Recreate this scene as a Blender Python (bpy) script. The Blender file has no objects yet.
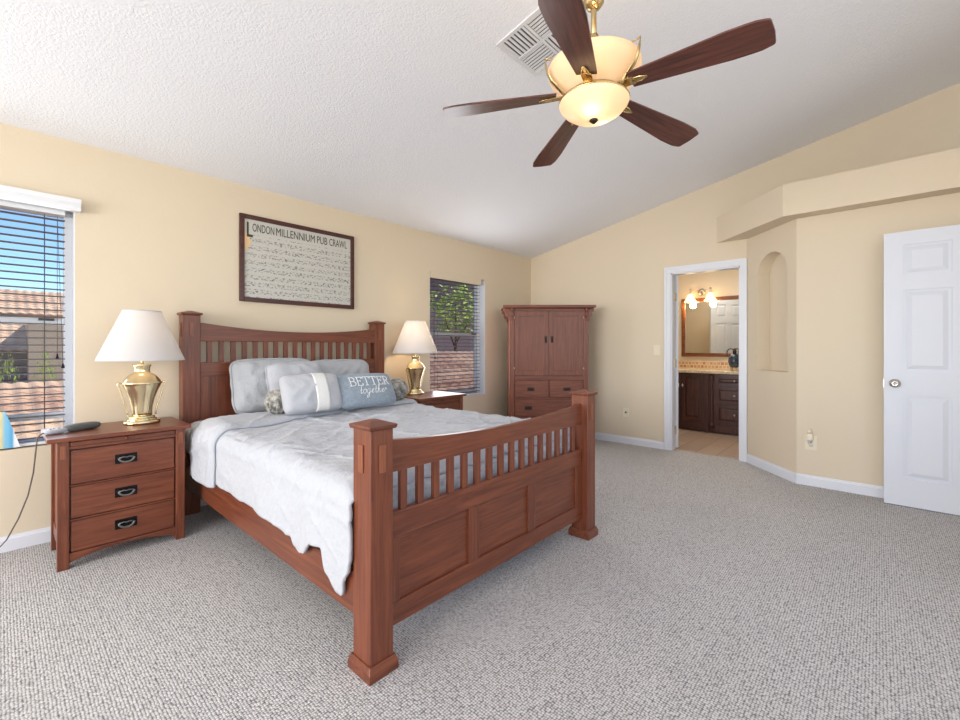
import bpy, bmesh, math, random
from mathutils import Vector, Matrix, noise
random.seed(7)
R = math.radians
S = bpy.context.scene
COL = S.collection

# ------------------------------------------------------------------ camera
H = 1.18
cam = bpy.data.objects.new('camera', bpy.data.cameras.new('camera'))
COL.objects.link(cam)
cam.location = (0, 0, H)
cam.rotation_euler = (R(90), 0, R(42.3 - 90))
cam.data.sensor_width = 36
cam.data.lens = 36 * 438 / 960
cam.data.shift_y = -12 / 960
cam.data.clip_start = 0.05
cam.data.clip_end = 300
S.camera = cam

# ------------------------------------------------------------------ world, sun, window daylight, added fills, exposure
W = bpy.data.worlds.new('sky'); S.world = W; W.use_nodes = True
wn = W.node_tree.nodes; wl = W.node_tree.links
sky = wn.new('ShaderNodeTexSky'); sky.sky_type = 'NISHITA'
sky.sun_disc = False; sky.sun_elevation = R(48); sky.sun_rotation = R(200)
sky.air_density = 1.0; sky.dust_density = 0.0; sky.ozone_density = 4.0; sky.altitude = 1200
wl.new(sky.outputs[0], wn['Background'].inputs[0])
wn['Background'].inputs[1].default_value = 0.17

def light(name, kind, loc, energy, color, size=None, size_y=None, rot=None, radius=None, angle=None):
    l = bpy.data.lights.new(name, kind); l.energy = energy; l.color = color
    if kind == 'AREA':
        l.shape = 'RECTANGLE'; l.size = size; l.size_y = size_y
    if radius is not None: l.shadow_soft_size = radius
    if angle is not None: l.angle = angle
    o = bpy.data.objects.new(name, l); COL.objects.link(o); o.location = loc
    if rot: o.rotation_euler = rot
    return o

sun = light('sun', 'SUN', (0, 0, 20), 4.6, (1.0, 0.93, 0.82), angle=R(0.6))
sun.rotation_euler = Vector((-math.cos(R(50)) * math.cos(R(15)), math.cos(R(50)) * math.sin(R(15)), -math.sin(R(50)))).to_track_quat('-Z', 'Y').to_euler()
# area fills added out of view, set in west and south openings made for them
light('fill_west', 'AREA', (-4.12, 1.3, 1.35), 205, (0.96, 0.975, 1.0), 3.6, 1.5, (R(90), 0, R(-90)))
light('fill_south', 'AREA', (1.2, -0.93, 1.75), 26, (0.96, 0.975, 1.0), 4.6, 2.0, (R(90), 0, 0))
# daylight entering by the two windows of the headboard wall
light('daylight_window_left', 'AREA', (-0.15, 3.72, 1.35), 8, (0.86, 0.93, 1.0), 0.9, 1.4, (R(-90), 0, 0))
light('daylight_window_right', 'AREA', (3.75, 3.72, 1.35), 14, (0.95, 0.96, 1.0), 0.9, 1.4, (R(-90), 0, 0))

S.view_settings.view_transform = 'Standard'
S.view_settings.look = 'None'
S.view_settings.gamma = 1
S.view_settings.use_curve_mapping = False
S.view_settings.exposure = 0.26

# ------------------------------------------------------------------ materials
def new_mat(name):
    m = bpy.data.materials.new(name); m.use_nodes = True
    n = m.node_tree.nodes; l = m.node_tree.links
    return m, n, l, n['Principled BSDF']

def s2l(c):
    return tuple(((x / 255) / 12.92 if x / 255 <= .04045 else ((x / 255 + .055) / 1.055) ** 2.4) for x in c)

def plain(name, rgb, rough=0.5, metal=0.0, bump=None, coat=0, sheen=0, var=None, spec=None, trans=0):
    m, n, l, b = new_mat(name)
    c = s2l(rgb) + (1,)
    b.inputs['Base Color'].default_value = c
    b.inputs['Roughness'].default_value = rough
    b.inputs['Metallic'].default_value = metal
    if coat: b.inputs['Coat Weight'].default_value = coat
    if sheen: b.inputs['Sheen Weight'].default_value = sheen
    if spec is not None: b.inputs['Specular IOR Level'].default_value = spec
    if trans: b.inputs['Transmission Weight'].default_value = trans
    tc = n.new('ShaderNodeTexCoord')
    if bump:
        sc, st = bump[:2]
        nz = n.new('ShaderNodeTexNoise'); nz.inputs['Scale'].default_value = sc; nz.inputs['Detail'].default_value = 4
        bp = n.new('ShaderNodeBump'); bp.inputs['Strength'].default_value = st
        bp.inputs['Distance'].default_value = bump[2] if len(bump) > 2 else 0.01
        l.new(tc.outputs['Object'], nz.inputs['Vector']); l.new(nz.outputs[0], bp.inputs['Height'])
        l.new(bp.outputs[0], b.inputs['Normal'])
    if var:
        sc, rgb2 = var
        nz = n.new('ShaderNodeTexNoise'); nz.inputs['Scale'].default_value = sc; nz.inputs['Detail'].default_value = 5
        rp = n.new('ShaderNodeValToRGB'); rp.color_ramp.elements[0].position = .35; rp.color_ramp.elements[1].position = .65
        rp.color_ramp.elements[0].color = c; rp.color_ramp.elements[1].color = s2l(rgb2) + (1,)
        l.new(tc.outputs['Object'], nz.inputs['Vector']); l.new(nz.outputs[0], rp.inputs[0]); l.new(rp.outputs[0], b.inputs['Base Color'])
    return m

def wood(name, dark, light_, axis='x', rough=0.38, scale=1.0, coat=0.15, mid=(.35, .7)):
    m, n, l, b = new_mat(name)
    tc = n.new('ShaderNodeTexCoord'); mp = n.new('ShaderNodeMapping')
    k = {'x': (1.6, 26, 26), 'y': (26, 1.6, 26), 'z': (34, 34, 1.6)}[axis]
    mp.inputs['Scale'].default_value = tuple(v * scale for v in k)
    l.new(tc.outputs['Object'], mp.inputs[0])
    nz = n.new('ShaderNodeTexNoise'); nz.inputs['Scale'].default_value = 1.6; nz.inputs['Detail'].default_value = 7
    nz.inputs['Roughness'].default_value = .62; nz.inputs['Distortion'].default_value = 1.1
    l.new(mp.outputs[0], nz.inputs['Vector'])
    rp = n.new('ShaderNodeValToRGB')
    rp.color_ramp.elements[0].position = mid[0]; rp.color_ramp.elements[1].position = mid[1]
    rp.color_ramp.elements[0].color = s2l(dark) + (1,); rp.color_ramp.elements[1].color = s2l(light_) + (1,)
    l.new(nz.outputs[0], rp.inputs[0]); l.new(rp.outputs[0], b.inputs['Base Color'])
    bp = n.new('ShaderNodeBump'); bp.inputs['Strength'].default_value = .12; bp.inputs['Distance'].default_value = .003
    l.new(nz.outputs[0], bp.inputs['Height']); l.new(bp.outputs[0], b.inputs['Normal'])
    b.inputs['Roughness'].default_value = rough; b.inputs['Coat Weight'].default_value = coat
    b.inputs['Coat Roughness'].default_value = .25
    return m

M = {}
M['wall'] = plain('painted wall', (221, 206, 182), .75, bump=(55, .16, .004), spec=.25)
M['ceiling'] = plain('textured ceiling', (240, 241, 245), .9, bump=(85, .5, .008), spec=.15)
M['white'] = plain('white trim paint', (224, 226, 232), .38, spec=.4)
M['door'] = plain('white door paint', (216, 219, 227), .42, spec=.4)
M['slat'] = plain('backlit-toned blind slat', (104, 98, 96), .5)  # pale slats; their backlit shade is put into this dark colour
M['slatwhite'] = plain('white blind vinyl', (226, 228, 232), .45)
M['cord'] = plain('blind cord', (86, 84, 88), .7)
W_D, W_L = (97, 47, 29), (134, 74, 47)
M['wood_x'] = wood('cherry wood x', W_D, W_L, 'x')
M['wood_y'] = wood('cherry wood y', W_D, W_L, 'y')
M['wood_z'] = wood('cherry wood z', W_D, W_L, 'z')
M['peg'] = wood('peg wood', (112, 58, 36), (160, 96, 64), 'z')
M['walnut'] = wood('blade walnut', (62, 30, 24), (112, 62, 48), 'x', rough=.3, scale=1.2, coat=.3)
M['frame_wood'] = wood('picture frame wood', (56, 24, 20), (88, 40, 32), 'x', rough=.35)
M['vanity'] = wood('vanity espresso', (58, 30, 26), (92, 52, 46), 'z', rough=.35, coat=.3)
M['mirror_wood'] = wood('mirror frame wood', (92, 48, 20), (140, 82, 40), 'y', rough=.35)
M['iron'] = plain('black iron', (26, 25, 26), .42, .6)
M['pewter'] = plain('worn pewter', (132, 128, 124), .35, .9)
M['bronze'] = plain('dark bronze pull', (60, 50, 44), .4, .8)
M['brass'] = plain('polished brass', (232, 216, 176), .16, 1.0)
M['fanbrass'] = plain('antique brass', (205, 178, 128), .25, 1.0)
M['nickel'] = plain('satin nickel', (196, 192, 186), .28, 1.0)
M['black'] = plain('dark void', (14, 14, 15), .9)
M['device'] = plain('dark grey plastic', (84, 86, 84), .5)
M['device_pale'] = plain('pale grey plastic', (176, 178, 186), .45)
M['cable'] = plain('grey cable', (98, 92, 84), .6)
M['plate'] = plain('ivory plastic', (230, 219, 194), .4)
M['duvet'] = plain('pale blue grey cotton', (186, 188, 193), .85, bump=(30, .6, .014), sheen=.2)
M['sheet'] = plain('grey sheet', (182, 184, 186), .85, bump=(60, .5, .006), var=(38, (214, 215, 216)))
M['sham'] = plain('grey sham cotton', (176, 178, 181), .85, bump=(24, .7, .014), sheen=.2)
M['cushion'] = plain('silver cushion cotton', (186, 187, 191), .85, bump=(40, .4, .008), sheen=.2)
M['stripe_white'] = plain('white knit band', (232, 230, 226), .9, bump=(160, .5, .004))
M['blue'] = plain('slate blue cushion', (138, 149, 160), .9, bump=(120, .4, .004), sheen=.2, var=(60, (152, 163, 173)))
M['lettering'] = plain('white lettering', (240, 241, 240), .8)
M['yarn'] = plain('mottled grey yarn', (104, 101, 95), .95, bump=(200, .6, .003), var=(26, (190, 186, 176)))
M['mattress'] = plain('white ticking', (222, 222, 222), .9, bump=(60, .3, .004))
M['granite'] = plain('tan granite', (196, 172, 138), .25, var=(46, (232, 214, 184)))
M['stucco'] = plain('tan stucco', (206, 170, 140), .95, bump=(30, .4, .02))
M['stucco_shade'] = plain('shade-toned stucco', (128, 104, 104), .95, bump=(30, .4, .02))  # shade on the neighbouring walls, painted in as a mauve tone
M['bark'] = plain('bark', (90, 70, 55), .9, bump=(20, .6, .02))
M['leaf'] = plain('yellow green leaf', (186, 198, 70), .6, var=(3, (132, 152, 60)))
M['ground'] = plain('gravel ground', (150, 128, 110), .95, var=(8, (120, 104, 92)))
M['ornament'] = plain('dark blue glaze', (34, 48, 64), .22, var=(30, (66, 80, 92)))
M['vent'] = plain('vent enamel', (222, 222, 224), .5)
M['vent_dark'] = plain('duct interior', (52, 50, 48), .9)

def glassmat(name, rough=0.0, tint=(1, 1, 1)):
    m = bpy.data.materials.new(name); m.use_nodes = True
    n = m.node_tree.nodes; l = m.node_tree.links; n.clear()
    o = n.new('ShaderNodeOutputMaterial'); t = n.new('ShaderNodeBsdfTransparent'); g = n.new('ShaderNodeBsdfGlossy')
    t.inputs[0].default_value = tint + (1,); g.inputs['Roughness'].default_value = .02
    f = n.new('ShaderNodeFresnel'); f.inputs[0].default_value = 1.25
    mx = n.new('ShaderNodeMixShader'); l.new(f.outputs[0], mx.inputs[0]); l.new(t.outputs[0], mx.inputs[1]); l.new(g.outputs[0], mx.inputs[2])
    l.new(mx.outputs[0], o.inputs[0]); return m
M['glass'] = glassmat('window glass', tint=(.9, .94, .96))

def translucent(name, rgb, mixt, emit=0, ecol=(1, .8, .5), rough=.6):
    m = bpy.data.materials.new(name); m.use_nodes = True
    n = m.node_tree.nodes; l = m.node_tree.links; n.clear()
    o = n.new('ShaderNodeOutputMaterial'); p = n.new('ShaderNodeBsdfPrincipled'); t = n.new('ShaderNodeBsdfTranslucent')
    c = s2l(rgb) + (1,)
    p.inputs['Base Color'].default_value = c; p.inputs['Roughness'].default_value = rough; t.inputs[0].default_value = c
    if emit:
        p.inputs['Emission Color'].default_value = ecol + (1,); p.inputs['Emission Strength'].default_value = emit
    mx = n.new('ShaderNodeMixShader'); mx.inputs[0].default_value = mixt
    l.new(p.outputs[0], mx.inputs[1]); l.new(t.outputs[0], mx.inputs[2]); l.new(mx.outputs[0], o.inputs[0]); return m
M['shade'] = translucent('linen lamp shade', (206, 204, 205), .22)
M['bowl'] = translucent('lit alabaster glass', (246, 226, 196), .40, emit=.17, ecol=(1, .68, .40), rough=.3)
M['bathshade'] = translucent('lit frosted glass', (255, 236, 200), .4, emit=2.6, ecol=(1, .72, .36), rough=.3)

def mirror_mat():
    m, n, l, b = new_mat('mirror silver'); b.inputs['Base Color'].default_value = (.88, .9, .88, 1)
    b.inputs['Metallic'].default_value = 1; b.inputs['Roughness'].default_value = .01; return m
M['mirror'] = mirror_mat()

def carpet():
    m, n, l, b = new_mat('berber carpet')
    tc = n.new('ShaderNodeTexCoord')
    vo = n.new('ShaderNodeTexVoronoi'); vo.inputs['Scale'].default_value = 105; vo.inputs['Randomness'].default_value = .38
    l.new(tc.outputs['Object'], vo.inputs['Vector'])
    nz = n.new('ShaderNodeTexNoise'); nz.inputs['Scale'].default_value = 60; nz.inputs['Detail'].default_value = 3
    l.new(tc.outputs['Object'], nz.inputs['Vector'])
    big = n.new('ShaderNodeTexNoise'); big.inputs['Scale'].default_value = 1.4; big.inputs['Detail'].default_value = 3
    l.new(tc.outputs['Object'], big.inputs['Vector'])
    r1 = n.new('ShaderNodeValToRGB'); e = r1.color_ramp.elements
    e[0].position = .30; e[0].color = s2l((224, 221, 218)) + (1,)
    e[1].position = .72; e[1].color = s2l((112, 108, 106)) + (1,)
    l.new(vo.outputs['Distance'], r1.inputs[0])
    r2 = n.new('ShaderNodeValToRGB'); e = r2.color_ramp.elements
    e[0].position = .3; e[0].color = (.88, .87, .88, 1); e[1].position = .62; e[1].color = (1, 1, 1, 1)
    l.new(nz.outputs[0], r2.inputs[0])
    mx = n.new('ShaderNodeMix'); mx.data_type = 'RGBA'; mx.blend_type = 'MULTIPLY'; mx.inputs[0].default_value = 1
    l.new(r1.outputs[0], mx.inputs[6]); l.new(r2.outputs[0], mx.inputs[7])
    r3 = n.new('ShaderNodeValToRGB'); e = r3.color_ramp.elements
    e[0].position = .3; e[0].color = (.93, .93, .93, 1); e[1].position = .7; e[1].color = (1, 1, 1, 1)
    l.new(big.outputs[0], r3.inputs[0])
    mx2 = n.new('ShaderNodeMix'); mx2.data_type = 'RGBA'; mx2.blend_type = 'MULTIPLY'; mx2.inputs[0].default_value = 1
    l.new(mx.outputs[2], mx2.inputs[6]); l.new(r3.outputs[0], mx2.inputs[7]); l.new(mx2.outputs[2], b.inputs['Base Color'])
    bp = n.new('ShaderNodeBump'); bp.invert = True; bp.inputs['Strength'].default_value = .55; bp.inputs['Distance'].default_value = .006
    l.new(vo.outputs['Distance'], bp.inputs['Height']); l.new(bp.outputs[0], b.inputs['Normal'])
    b.inputs['Roughness'].default_value = .95; b.inputs['Specular IOR Level'].default_value = .1
    return m
M['carpet'] = carpet()

def brickmat(name, c1, c2, mortar, scale, bw, bh, msz, rough=.5):
    m, n, l, b = new_mat(name)
    tc = n.new('ShaderNodeTexCoord'); br = n.new('ShaderNodeTexBrick')
    br.inputs['Color1'].default_value = s2l(c1) + (1,); br.inputs['Color2'].default_value = s2l(c2) + (1,)
    br.inputs['Mortar'].default_value = s2l(mortar) + (1,); br.inputs['Scale'].default_value = scale
    br.inputs['Brick Width'].default_value = bw; br.inputs['Row Height'].default_value = bh; br.inputs['Mortar Size'].default_value = msz
    l.new(tc.outputs['Object'], br.inputs['Vector']); l.new(br.outputs[0], b.inputs['Base Color'])
    b.inputs['Roughness'].default_value = rough; return m, n, l, tc, br
M['bathtile'] = brickmat('bathroom floor tile', (190, 166, 146), (172, 150, 132), (140, 124, 110), 1, .9, .22, .006, .35)[0]
mm, n_, l_, tc_, br_ = brickmat('mosaic backsplash', (214, 182, 140), (176, 120, 78), (232, 212, 180), 1, .05, .05, .005, .3)
sp = n_.new('ShaderNodeSeparateXYZ'); cb = n_.new('ShaderNodeCombineXYZ')
l_.new(tc_.outputs['Object'], sp.inputs[0]); l_.new(sp.outputs[1], cb.inputs[0]); l_.new(sp.outputs[2], cb.inputs[1]); l_.new(cb.outputs[0], br_.inputs['Vector'])
M['mosaic'] = mm

def rooftile():
    m, n, l, b = new_mat('clay roof tile')
    tc = n.new('ShaderNodeTexCoord'); nz = n.new('ShaderNodeTexNoise'); nz.inputs['Scale'].default_value = 1.1; nz.inputs['Detail'].default_value = 5
    l.new(tc.outputs['Object'], nz.inputs['Vector'])
    rp = n.new('ShaderNodeValToRGB'); rp.color_ramp.elements[0].position = .35; rp.color_ramp.elements[1].position = .65
    rp.color_ramp.elements[0].color = s2l((196, 150, 124)) + (1,); rp.color_ramp.elements[1].color = s2l((228, 190, 158)) + (1,)
    l.new(nz.outputs[0], rp.inputs[0]); l.new(rp.outputs[0], b.inputs['Base Color']); b.inputs['Roughness'].default_value = .85
    return m
M['rooftile'] = rooftile()

def postermat():
    m, n, l, b = new_mat('printed poster')
    tc = n.new('ShaderNodeTexCoord'); mp = n.new('ShaderNodeMapping'); mp.inputs['Scale'].default_value = (17, 17, 17)
    l.new(tc.outputs['Object'], mp.inputs[0])
    # rows of small label-like marks
    sp = n.new('ShaderNodeSeparateXYZ'); l.new(mp.outputs[0], sp.inputs[0])
    def math_(op, a, bb=None):
        q = n.new('ShaderNodeMath'); q.operation = op
        if isinstance(a, (int, float)): q.inputs[0].default_value = a
        else: l.new(a, q.inputs[0])
        if bb is not None:
            if isinstance(bb, (int, float)): q.inputs[1].default_value = bb
            else: l.new(bb, q.inputs[1])
        return q.outputs[0]
    fz = math_('FRACT', sp.outputs[2]); inrow = math_('MULTIPLY', math_('GREATER_THAN', fz, .15), math_('LESS_THAN', fz, .8))
    cb = n.new('ShaderNodeCombineXYZ'); l.new(math_('MULTIPLY', sp.outputs[0], 1.7), cb.inputs[0]); l.new(math_('MULTIPLY', sp.outputs[2], 3.0), cb.inputs[2])
    nz = n.new('ShaderNodeTexNoise'); nz.inputs['Scale'].default_value = 1.6; nz.inputs['Detail'].default_value = 3
    l.new(cb.outputs[0], nz.inputs['Vector'])
    mark = math_('MULTIPLY', math_('MULTIPLY', inrow, math_('LESS_THAN', sp.outputs[2], 17 * .545)), math_('GREATER_THAN', nz.outputs[0], .535))
    n2 = n.new('ShaderNodeTexNoise'); n2.inputs['Scale'].default_value = .8; l.new(mp.outputs[0], n2.inputs['Vector'])
    amt = math_('MULTIPLY', mark, math_('MULTIPLY', n2.outputs[0], 1.25))
    mx = n.new('ShaderNodeMix'); mx.data_type = 'RGBA'
    l.new(amt, mx.inputs[0]); mx.inputs[6].default_value = s2l((198, 195, 188)) + (1,); mx.inputs[7].default_value = s2l((98, 94, 90)) + (1,)
    l.new(mx.outputs[2], b.inputs['Base Color']); b.inputs['Roughness'].default_value = .5
    return m
M['poster'] = postermat()
M['ink'] = plain('dark green ink', (52, 58, 48), .6)
M['tanpaper'] = plain('orange tan print', (232, 196, 150), .6)

# ------------------------------------------------------------------ mesh building helpers
ROOTM = {}
class MB:
    def __init__(s): s.v = []; s.f = []; s.sm = []
    def add(s, vs, fs, smooth=False):
        b = len(s.v); s.v += [Vector(v) for v in vs]
        for f in fs: s.f.append([i + b for i in f]); s.sm.append(smooth)
        return s
    def box(s, x0, x1, y0, y1, z0, z1):
        x0, x1 = sorted((x0, x1)); y0, y1 = sorted((y0, y1)); z0, z1 = sorted((z0, z1))
        v = [(x, y, z) for z in (z0, z1) for y in (y0, y1) for x in (x0, x1)]
        return s.add(v, [(0, 2, 3, 1), (4, 5, 7, 6), (0, 1, 5, 4), (2, 6, 7, 3), (0, 4, 6, 2), (1, 3, 7, 5)])
    def frustum(s, r0, z0, r1, z1):  # r = (x0,x1,y0,y1)
        def q(r, z): return [(r[0], r[2], z), (r[1], r[2], z), (r[1], r[3], z), (r[0], r[3], z)]
        return s.add(q(r0, z0) + q(r1, z1), [(3, 2, 1, 0), (4, 5, 6, 7), (0, 1, 5, 4), (1, 2, 6, 5), (2, 3, 7, 6), (3, 0, 4, 7)])
    def prism(s, pts, axis, a, b, smooth=False):  # polygon pts in the two other axes, extruded along axis a..b
        n = len(pts)
        def P(p, t): return {'x': (t, p[0], p[1]), 'y': (p[0], t, p[1]), 'z': (p[0], p[1], t)}[axis]
        vs = [P(p, a) for p in pts] + [P(p, b) for p in pts]
        base = len(s.v); s.v += [Vector(v) for v in vs]
        s.f.append([base + i for i in range(n)]); s.sm.append(False)
        s.f.append([base + n + i for i in reversed(range(n))]); s.sm.append(False)
        for i in range(n):
            j = (i + 1) % n; s.f.append([base + i, base + n + i, base + n + j, base + j]); s.sm.append(smooth)
        return s
    def grid(s, nu, nv, fn, wrapu=False, smooth=True):
        base = len(s.v)
        for i in range(nu):
            for j in range(nv): s.v.append(Vector(fn(i, j)))
        for i in range(nu if wrapu else nu - 1):
            for j in range(nv - 1):
                i2 = (i + 1) % nu
                s.f.append([base + i * nv + j, base + i2 * nv + j, base + i2 * nv + j + 1, base + i * nv + j + 1]); s.sm.append(smooth)
        return s
    def lathe(s, prof, c=(0, 0, 0), seg=32, sx=1, sy=1):
        n = len(prof)
        return s.grid(seg, n, lambda i, j: (c[0] + sx * prof[j][0] * math.cos(2 * math.pi * i / seg), c[1] + sy * prof[j][0] * math.sin(2 * math.pi * i / seg), c[2] + prof[j][1]), wrapu=True)
    def tube(s, pts, r, seg=8, caps=True, flat=None):
        pts = [Vector(p) for p in pts]; n = len(pts); base = len(s.v)
        rr = r if isinstance(r, (list, tuple)) else [r] * n
        up = Vector((0, 0, 1)); prev = None
        for k, p in enumerate(pts):
            t = (pts[min(k + 1, n - 1)] - pts[max(k - 1, 0)])
            if t.length < 1e-9: t = Vector((0, 0, 1))
            t.normalize()
            if prev is None:
                a = t.cross(up)
                if a.length < .05: a = t.cross(Vector((1, 0, 0)))
            else: a = prev - t * prev.dot(t)
            a.normalize(); prev = a; b = t.cross(a)
            for i in range(seg):
                an = 2 * math.pi * i / seg
                s.v.append(p + a * (math.cos(an) * rr[k]) + b * (math.sin(an) * rr[k] * (flat or 1)))
        for k in range(n - 1):
            for i in range(seg):
                j = (i + 1) % seg
                s.f.append([base + k * seg + i, base + k * seg + j, base + (k + 1) * seg + j, base + (k + 1) * seg + i]); s.sm.append(True)
        if caps:
            s.f.append([base + i for i in reversed(range(seg))]); s.sm.append(False)
            s.f.append([base + (n - 1) * seg + i for i in range(seg)]); s.sm.append(False)
        return s
    def xf(s, mat):
        s.v = [mat @ v for v in s.v]; return s
    def build(s, name, mat, parent=None, bevel=0, local=False, subsurf=0, solid=0, origin=None):
        me = bpy.data.meshes.new(name)
        if parent is not None and not local:
            inv = ROOTM[parent].inverted(); vs = [inv @ v for v in s.v]
        elif origin is not None: vs = [v - Vector(origin) for v in s.v]
        else: vs = s.v
        me.from_pydata([tuple(v) for v in vs], [], s.f)
        me.polygons.foreach_set('use_smooth', s.sm)
        me.materials.append(mat)
        bm = bmesh.new(); bm.from_mesh(me); bmesh.ops.recalc_face_normals(bm, faces=bm.faces); bm.to_mesh(me); bm.free()
        o = bpy.data.objects.new(name, me); COL.objects.link(o)
        if parent is not None: o.parent = parent; ROOTM[o] = ROOTM[parent]
        else:
            if origin is not None: o.location = origin
            ROOTM[o] = Matrix.Translation(origin or (0, 0, 0))
        if solid:
            m = o.modifiers.new('thickness', 'SOLIDIFY'); m.thickness = solid; m.offset = -1
        if bevel:
            m = o.modifiers.new('edge', 'BEVEL'); m.width = bevel; m.segments = 2; m.limit_method = 'ANGLE'; m.angle_limit = R(40)
        if subsurf:
            m = o.modifiers.new('smooth', 'SUBSURF'); m.levels = subsurf; m.render_levels = subsurf
        return o

def tag(o, label=None, cat=None, group=None, kind=None):
    if label: o['label'] = label
    if cat: o['category'] = cat
    if group: o['group'] = group
    if kind: o['kind'] = kind
    return o
def thing(name, loc, label, cat, rz=0, group=None):
    o = bpy.data.objects.new(name, None); COL.objects.link(o); o.empty_display_size = .05
    o.location = loc; o.rotation_euler = (0, 0, rz)
    ROOTM[o] = Matrix.Translation(loc) @ Matrix.Rotation(rz, 4, 'Z')
    return tag(o, label, cat, group)
def struct(mb, name, mat, **k):
    return tag(mb.build(name, mat, **k), kind='structure')
def copy_tree(o, parent=None):
    c = o.copy(); COL.objects.link(c); c.parent = parent
    for ch in list(o.children): copy_tree(ch, c)
    return c

def interp(tab, x):
    tab = sorted(tab)
    if x <= tab[0][0]: return tab[0][1]
    for (a, va), (b, vb) in zip(tab, tab[1:]):
        if x <= b:
            t = (x - a) / (b - a); t = t * t * (3 - 2 * t); return va + (vb - va) * t
    return tab[-1][1]

# ------------------------------------------------------------------ room shell
YA, XB, XC = 3.75, 5.22, 4.69
YS, XW = -0.96, -4.2
WALLT = 0.2
def ceilz(y): return 2.482 + .198 * (3.75 - y)
P1 = Vector((5.22, 1.01)); P2 = Vector((4.69, 0.53))

struct(MB().box(XW - .2, 5.28, YS - .2, YA + .05, -.1, 0), 'floor', M['carpet'])
struct(MB().prism([(YA + .2, ceilz(YA + .2)), (YS - .2, ceilz(YS - .2)), (YS - .2, ceilz(YS - .2) + .12), (YA + .2, ceilz(YA + .2) + .12)], 'x', XW - .2, XB + .12), 'ceiling', M['ceiling'])

W1 = (-.62, .325, .585, 2.06); W2 = (3.275, 4.218, .585, 2.055)
w = MB(); top = ceilz(YA)
for (x0, x1) in ((XW - .2, W1[0]), (W1[1], W2[0]), (W2[1], XB + .12)): w.box(x0, x1, YA, YA + WALLT, 0, top)
for q in (W1, W2):
    w.box(q[0], q[1], YA, YA + WALLT, 0, q[2]); w.box(q[0], q[1], YA, YA + WALLT, q[3], top)
struct(w, 'wall_left', M['wall'])

D0, D1, DZ = 1.065, 1.775, 2.045
w = MB()
w.prism([(D1, 0), (YA, 0), (YA, ceilz(YA)), (D1, ceilz(D1))], 'x', XB, XB + .12)
w.prism([(D0, DZ), (D1, DZ), (D1, ceilz(D1)), (D0, ceilz(D0))], 'x', XB, XB + .12)
w.prism([(P1.y, 0), (D0, 0), (D0, ceilz(D0)), (P1.y, ceilz(P1.y))], 'x', XB, XB + .12)
w.prism([(YS, 2.3), (P1.y, 2.3), (P1.y, ceilz(P1.y)), (YS, ceilz(YS))], 'x', XB, XB + .12)
struct(w, 'wall_right', M['wall'])

# angled wall with the arched niche
tn = (P2 - P1).normalized(); LB = (P2 - P1).length; nn = Vector((-tn.y, tn.x))   # nn points into the wall
if nn.x < 0: nn = -nn
def bv(s_, z, d=0): p = P1 + tn * s_ + nn * d; return (p.x, p.y, z)
NS0, NS1, NZ0, NZS, ND = .165, .605, .96, 1.87, .125
NR = (NS1 - NS0) / 2; NC = (NS0 + NS1) / 2
w = MB()
def quad(a, b, c, d, sm=False): w.add([a, b, c, d], [(0, 1, 2, 3)], sm)
quad(bv(0, 0), bv(NS0, 0), bv(NS0, 2.31), bv(0, 2.31)); quad(bv(NS1, 0), bv(LB, 0), bv(LB, 2.31), bv(NS1, 2.31))
quad(bv(NS0, 0), bv(NS1, 0), bv(NS1, NZ0), bv(NS0, NZ0))
NA = 24
arc = [(NC - NR * math.cos(math.pi * i / NA), NZS + NR * math.sin(math.pi * i / NA)) for i in range(NA + 1)]
for (a, b) in zip(arc, arc[1:]):
    quad(bv(a[0], a[1]), bv(b[0], b[1]), bv(b[0], 2.31), bv(a[0], 2.31))
    quad(bv(a[0], a[1]), bv(b[0], b[1]), bv(b[0], b[1], ND), bv(a[0], a[1], ND), True)
    quad(bv(a[0], a[1], ND), bv(b[0], b[1], ND), bv(b[0], NZ0, ND), bv(a[0], NZ0, ND))
quad(bv(NS0, NZ0), bv(NS0, NZS), bv(NS0, NZS, ND), bv(NS0, NZ0, ND)); quad(bv(NS1, NZ0), bv(NS1, NZS), bv(NS1, NZS, ND), bv(NS1, NZ0, ND))
quad(bv(NS0, NZ0), bv(NS1, NZ0), bv(NS1, NZ0, ND), bv(NS0, NZ0, ND))
struct(w, 'wall_angled', M['wall'])
struct(MB().box(XC, XC + .1, YS, P2.y, 0, 2.31), 'wall_entry', M['wall'])
# plant shelf above, dying into the right wall
struct(MB().prism([(XB, YS), (4.54, YS), (4.54, .61), (XB, 1.29)], 'z', 2.312, 2.585), 'wall_soffit', M['wall'])
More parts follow.
